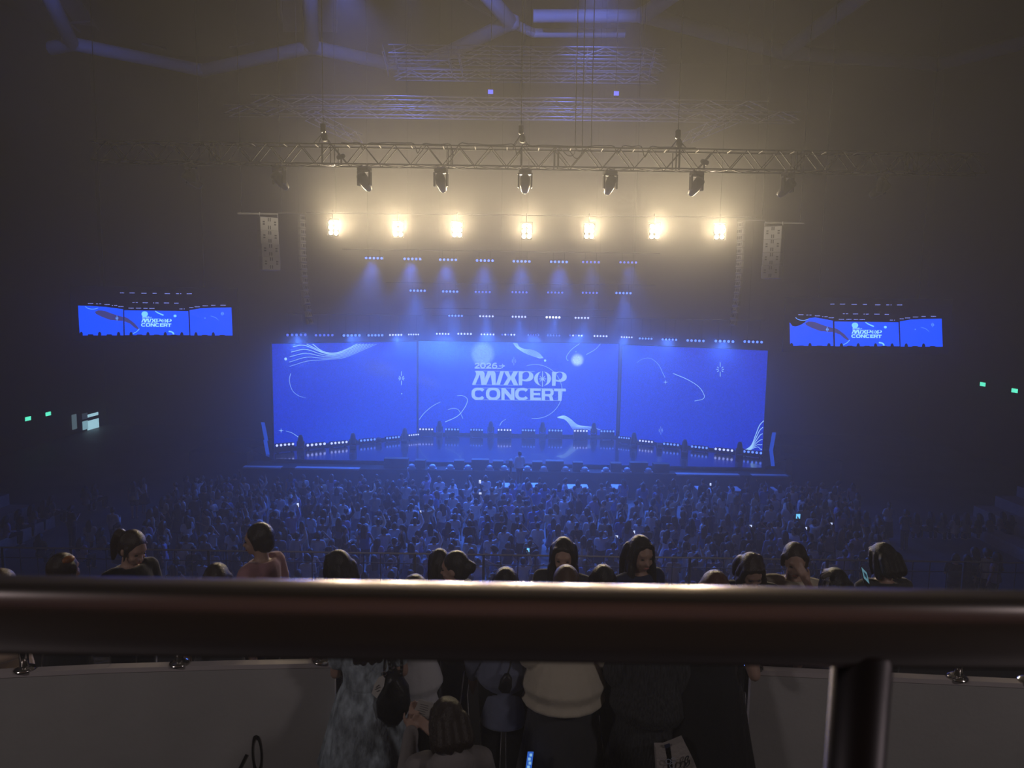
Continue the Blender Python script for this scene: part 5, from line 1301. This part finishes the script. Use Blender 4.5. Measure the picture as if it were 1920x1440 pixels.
# ------------------------------------------------------------------ the standing crowd on the arena floor
rnd = random.Random(11)
VX = .026
POSES = [{'R': 'down', 'L': 'down'}, {'R': 'phone', 'L': 'phone', 'head': (0, .35, 0)}, {'R': 'phone', 'L': 'down', 'head': (.5, .15, 0)}, {'R': 'fold', 'L': 'fold', 'head': (-.6, 0, 0)}, {'R': 'hip', 'L': 'down'}, {'R': 'head', 'L': 'down', 'head': (0, -.1, 0)}, {'R': 'up', 'L': 'down', 'head': (0, -.15, 0)}, {'R': 'down', 'L': 'bag', 'head': (.9, .1, 0)}]
HK = ['long', 'bob', 'short', 'pony', 'long', 'bun', 'short', 'long']
TOPK = ['short', 'short', 'long', 'short', 'none', 'short', 'long', 'short']
BOTK = ['skirt', 'trousers', 'trousers', 'longskirt', 'shorts', 'skirt', 'trousers', 'trousers']
def protos(vx, tagname):
    out = []
    for i, ps in enumerate(POSES):
        out.append((body_mesh('crowd_body', ps, vx), hair_mesh('crowd_hair', HK[i], ps, vx), top_mesh('crowd_top', ps, vx, TOPK[i], .018, .84, .02), bottom_mesh('crowd_bottom', BOTK[i], ps, vx)))
    return out
PR = protos(VX, 'near')
HW = {'long': 'long hair', 'bob': 'bobbed hair', 'short': 'short hair', 'pony': 'ponytail', 'bun': 'hair in a bun'}
TW = {'short': 'short-sleeved', 'long': 'long-sleeved', 'none': 'sleeveless'}
TC = ['white', 'white', 'black', 'grey', 'black', 'white', 'charcoal', 'blue', 'cream', 'lilac', 'navy', 'slate', 'white', 'beige', 'black']
BC = ['black', 'denim', 'charcoal', 'navy', 'black', 'white', 'beige', 'slate']
BW = {'skirt': 'skirt', 'longskirt': 'long skirt', 'trousers': 'trousers', 'shorts': 'shorts'}
def crowd_person(i, loc, yaw, sc, label, group, tcol, bcol, hcol, P_=None):
    b, h, t, bo = (P_ or PR)[i]
    if not b.materials: b.materials.append(SKIN[0])
    o = link('person', b, None, loc, (0, 0, yaw)); o.scale = (sc, sc, sc); tag(o, label, 'person', group)
    add_part('hair', h, HAIR[hcol], o); add_part('shirt', t, CL[tcol], o); add_part('skirt' if 'skirt' in BOTK[i] else BOTK[i], bo, CL[bcol], o)
    return o
y0 = 19.7; rows_y = [y0 + k * 0.92 for k in range(13)]
limit = 292; made = 0; rest = []; allp = []
def xspan(Y):                             # the crowd spreads out to these picture columns
    t = (Y - 19.7) / 11
    return (P(228 + 120 * t, 1000, Y).x, P(1690 - 70 * t, 1000, Y).x)
L_ = [(60, 946, 0, True, 'slate'), (36, 955, 0, True, 'black'), (82, 938, 0, True, 'charcoal'), (12, 968, 0, True, 'lilac'), (97, 930, 0, True, 'grey'), (132, 948, 0, False, 'charcoal'), (168, 975, 0, True, 'white'), (152, 1008, 0, True, 'lilac'), (190, 990, 0, True, 'grey'),
      (75, 1001, 0, True, 'black'), (211, 952, 0, False, 'white'), (268, 896, 0, False, 'white'), (250, 903, 0, False, 'grey'), (160, 912, 0, True, 'grey'), (178, 906, 0, True, 'slate'), (275, 975, 0, False, 'lilac'), (222, 980, 0, False, 'slate')]
R_ = [(1718, 962, 0, True, 'grey'), (1745, 960, 0, True, 'black'), (1768, 962, 0, True, 'slate'), (1792, 964, 0, True, 'white'), (1812, 962, 0, True, 'grey'), (1836, 963, 0, True, 'charcoal'), (1858, 962, 0, True, 'grey'), (1880, 960, 0, True, 'beige'), (1896, 966, 0, True, 'black'),
      (1667, 942, 0, False, 'white'), (1700, 956, 0, False, 'slate'), (1640, 985, 0, False, 'grey')]
grid = {}
for (x, y, z, sit, c) in L_ + R_:
    q = PZ(x, y, 1.20 if sit else 1.60); grid.setdefault((int(q.x // .6), int(q.y // .6)), []).append((q.x, q.y + (.2 if sit else 0)))
def free(x, y, d=.53):
    for i in (-1, 0, 1):
        for j in (-1, 0, 1):
            for (u, v) in grid.get((int(x // .6) + i, int(y // .6) + j), ()):
                if (u - x) ** 2 + (v - y) ** 2 < d * d: return False
    return True
for r, Y in enumerate(rows_y):
    x0, x1 = xspan(Y); x = x0 + rnd.uniform(0, .3)
    while x < x1:
        edge = min(x - x0, x1 - x)
        if rnd.random() > (.30 if edge < 1.8 else .08):
            for _ in range(6):
                y = Y + rnd.uniform(-.26, .26)
                if free(x, y):
                    grid.setdefault((int(x // .6), int(y // .6)), []).append((x, y))
                    i = rnd.choice([0, 0, 1, 1, 2, 3, 4, 5, 6, 7]) if rnd.random() < .93 else 6
                    yaw = rnd.gauss(0, .35) if rnd.random() < .72 else rnd.uniform(-2.6, 2.6)
                    allp.append([r, i, V((x, y, 0)), yaw, rnd.uniform(.93, 1.07), rnd.choice(TC), rnd.choice(BC), rnd.choice(['black', 'black', 'dark', 'dark', 'brown'])]); break
        x += .60 * rnd.uniform(.85, 1.25)
# people who hold up the glowing phones
PHONES = ((1190, 989, 3, 7, 0, 'above the long-haired woman in the open jacket'), (1154, 1005, 5, 4, 0, 'between the two long-haired women'), (1494, 970, 8, 9, 1, 'bright cyan, above the woman in the cream top'), (1565, 979, 4, 4, 0, 'above the hair clip head'),
          (1521, 997, 3, 6, 0, 'right of the woman in the cream top'), (564, 942, 4, 8, 0, 'above the round bob at left'), (897, 909, 4, 7, 0, 'high in the crowd, left of the centre aisle'), (906, 926, 5, 4, 0, 'just below the high white phone'), (985, 1037, 5, 8, 1, 'bright blue near the fence rail'), (1329, 909, 3, 5, 0, 'at the back by the stage, right of centre'), (1400, 985, 5, 4, 0, 'above the bowed long-haired head'), (793, 961, 3, 5, 0, 'in front of the middle screen, left'))
def pix(q):
    d = q - CAM; z = d.dot(_F); return (960 + FPX * d.dot(_R) / z, 720 - FPX * d.dot(_U) / z)
HELD = []
for (x, y, w_, h_, cyan, where) in PHONES:
    best = min((q for q in allp if not any(q is k[0] for k in HELD)), key=lambda q: (lambda a: (a[0] - x) ** 2 + (a[1] - y) ** 2)(pix(q[2] + V((.14, .2, 1.72)) * q[4])))
    best[1] = 6; best[3] = 0.0; HELD.append((best, w_, h_, cyan, where))
cnt = {}
for rec in allp:
    r, i, loc, yaw, sc, tc, bc, hcx = rec
    cnt[r] = cnt.get(r, 0) + 1
    if made < limit:
        lab = 'person, %s %s top, %s, %s from left in %s crowd row from fence' % (tc, TW[TOPK[i]], {'bun': 'hair bun'}.get(HK[i], HW[HK[i]]), ordinal(cnt[r]), ordinal(r + 1))
        crowd_person(i, loc, yaw, sc, lab, 'standing crowd on the arena floor', tc, bc, hcx); made += 1
    else: rest.append((i, loc, yaw, sc, tc, bc, hcx))
# the farther part of the crowd, past the three hundred that show largest: one object
PF = protos(.045, 'far')
def joined(name, recs, label, cat):
    mats = []; vs = []; loops = []; ls = []; mi = []; nv = 0; nl = 0
    for i, loc, yaw, sc, tc, bc, hcx in recs:
        M_ = np.array(Matrix.Translation(loc) @ Matrix.Rotation(yaw, 4, 'Z') @ Matrix.Scale(sc, 4))
        for me, m_ in zip(PF[i], (SKIN[0], HAIR[hcx], CL[tc], CL[bc])):
            if m_ not in mats: mats.append(m_)
            a = np.empty(len(me.vertices) * 3, np.float32); me.vertices.foreach_get('co', a); a = a.reshape(-1, 3)
            vs.append(a @ M_[:3, :3].T + M_[:3, 3])
            l = np.empty(len(me.loops), np.int32); me.loops.foreach_get('vertex_index', l); loops.append(l + nv)
            s = np.empty(len(me.polygons), np.int32); me.polygons.foreach_get('loop_start', s); ls.append(s + nl)
            mi.append(np.full(len(s), mats.index(m_), np.int32)); nv += len(a); nl += len(l)
    vs = np.concatenate(vs); loops = np.concatenate(loops); ls = np.concatenate(ls); mi = np.concatenate(mi)
    me = bpy.data.meshes.new(name); me.vertices.add(len(vs)); me.vertices.foreach_set('co', vs.astype(np.float32).ravel())
    me.loops.add(len(loops)); me.loops.foreach_set('vertex_index', loops)
    me.polygons.add(len(ls)); me.polygons.foreach_set('loop_start', ls); me.polygons.foreach_set('material_index', mi)
    me.update(calc_edges=True); me.validate()
    for m_ in mats: me.materials.append(m_)
    me.polygons.foreach_set('use_smooth', [True] * len(me.polygons))
    o = link(name, me); tag(o, label, cat, kind='stuff'); return o
joined('crowd', rest, 'farther half of the standing crowd packed up to the stage', 'crowd')
# people at the sides: sitting or standing on the floor and on the low stands
SITP = {'sit': True, 'R': 'front', 'L': 'front', 'head': (0, .2, 0)}
sit_m = (body_mesh('crowd_body', SITP, VX), hair_mesh('crowd_hair', 'long', SITP, VX), top_mesh('crowd_top', SITP, VX, 'short', .018), bottom_mesh('crowd_bottom', 'trousers', SITP, VX))
def sider(px, py, z, sit, yaw, tcol, bcol, label, group, h=1.0, pose=0):
    p = PZ(px, py, z + (1.20 if sit else 1.60) * h); loc = V((p.x, p.y, z))
    if sit:
        b, hr, t, bo = sit_m
        if not b.materials: b.materials.append(SKIN[0])
        o = link('person', b, None, loc, (0, 0, yaw)); o.scale = (h, h, h); tag(o, label, 'person', group)
        add_part('hair', hr, HAIR['black'], o); add_part('shirt', t, CL[tcol], o); add_part('trousers', bo, CL[bcol], o)
    else: o = crowd_person(pose, loc, yaw, h, label, group, tcol, bcol, 'black')
    return o
for k, (x, y, z, s, c) in enumerate(sorted(L_)):
    sider(x, y, z, s, -.6 + .2 * (k % 5), c, 'black', '%s person in a %s top %s at the left side of the crowd' % (ordinal(k + 1), c, 'sitting' if s else 'standing'), 'people along the left side', pose=k % 5)
for k, (x, y, z, s, c) in enumerate(sorted(R_)):
    sider(x, y, z, s, .5 - .2 * (k % 4), c, 'black', '%s person in a %s top %s at the right side of the crowd' % (ordinal(k + 1), c, 'sitting' if s else 'standing'), 'people along the right side', pose=(k * 3) % 5)
G_ = [(1793, 1039, 'black'), (1814, 1041, 'charcoal'), (1829, 1027, 'slate'), (1853, 1029, 'white'), (1869, 1036, 'lilac')]
for k, (x, y, c) in enumerate(G_):
    sider(x, y, LOW_Z - 1.0, False, 0.3 * (k - 2), c, 'black', '%s of five people in a huddle by the right end of the fence, %s top' % (ordinal(k + 1), c), 'huddle at the right end of the fence', pose=(1, 0, 7, 1, 4)[k])
# glowing phones in the crowd
M_ph = glow('crowd_phone', (0.55, 0.65, 1.0), 1.3); M_ph2 = glow('crowd_phone_cyan', (0.15, 0.55, 0.95), 1.3)
for rec, w_, h_, cyan, where in HELD:
    p = rec[2] + V((.145, .225, 1.725)) * rec[4]; Wp, Hp = w_ / FPX * p.y, h_ / FPX * p.y
    t = thing('smartphone', 'small glowing phone in the crowd, ' + where, 'phone', p, 0, 'glowing phones in the crowd')
    MB().bbox((0, .006, Hp * .2), (Wp * 1.2, .012, Hp * 1.15), .004).obj('case', M_black, t); MB().box((0, -.003, Hp * .2), (Wp, .003, Hp)).obj('display', M_ph2 if cyan else M_ph, t)
# cases and platforms in the pit, camera operator
M_case = mat('pale_case_top', (0.50, 0.52, 0.58), 0.5)
for k, (x0, x1, y) in enumerate(((930, 958, 911), (982, 1012, 911), (1064, 1090, 914), (1092, 1104, 914), (1150, 1176, 914), (1310, 1322, 917), (1330, 1352, 921), (1375, 1392, 918), (1456, 1462, 919))):
    zt = 0.95; a_, b_ = PZ(x0, y + 2, zt), PZ(x1, y + 2, zt)
    t = thing('flight_case', 'pale topped case in the pit before the stage, %s from the left' % ordinal(k + 1), 'case', ((a_.x + b_.x) / 2, a_.y, 0), 0, 'pale cases in the pit')
    W = b_.x - a_.x
    MB().bbox((0, .4, zt / 2 - .03), (W, .8, zt - .06), .02).obj('body', M_mon, t); MB().bbox((0, .4, zt - .03), (W * 1.02, .84, .055), .01).obj('lid', M_case, t)
pz = 0.75; p = PZ(966, 917, pz)
o = MB().bbox((0, 0.5, pz / 2), (0.95, 1.3, pz), .02).obj('camera_riser', M_mon); o.location = (p.x, p.y, 0); tag(o, 'low dark riser under the camera operator in the pit', 'platform')
op = crowd_person(2, V((p.x + .2, p.y + .8, pz)), .2, 1.0, 'camera operator standing on the riser in the middle of the pit', None, 'white', 'black', 'dark')
t = thing('video_camera', 'broadcast camera on a tall pedestal beside the operator', 'camera', (p.x - .22, p.y + .35, pz))
MB().lathe([(.30, 0), (.28, .05), (.06, .10), (.05, .95), (.08, 1.0)], (0, 0, 0), 12).obj('pedestal', M_mon, t, smooth=True)
cb_ = MB().bbox((0, .05, 1.16), (.18, .42, .24), .03).obj('camera_body', M_mon, t); MB().lathe([(.07, 0), (.07, .25), (.085, .28), (.06, .3)], (0, .24, 1.17), 12, Matrix.Rotation(-PI / 2, 3, 'X')).obj('lens', M_hous, cb_, smooth=True)
MB().box((-.14, -.10, 1.24), (.20, .03, .13)).obj('viewfinder', M_case, t)
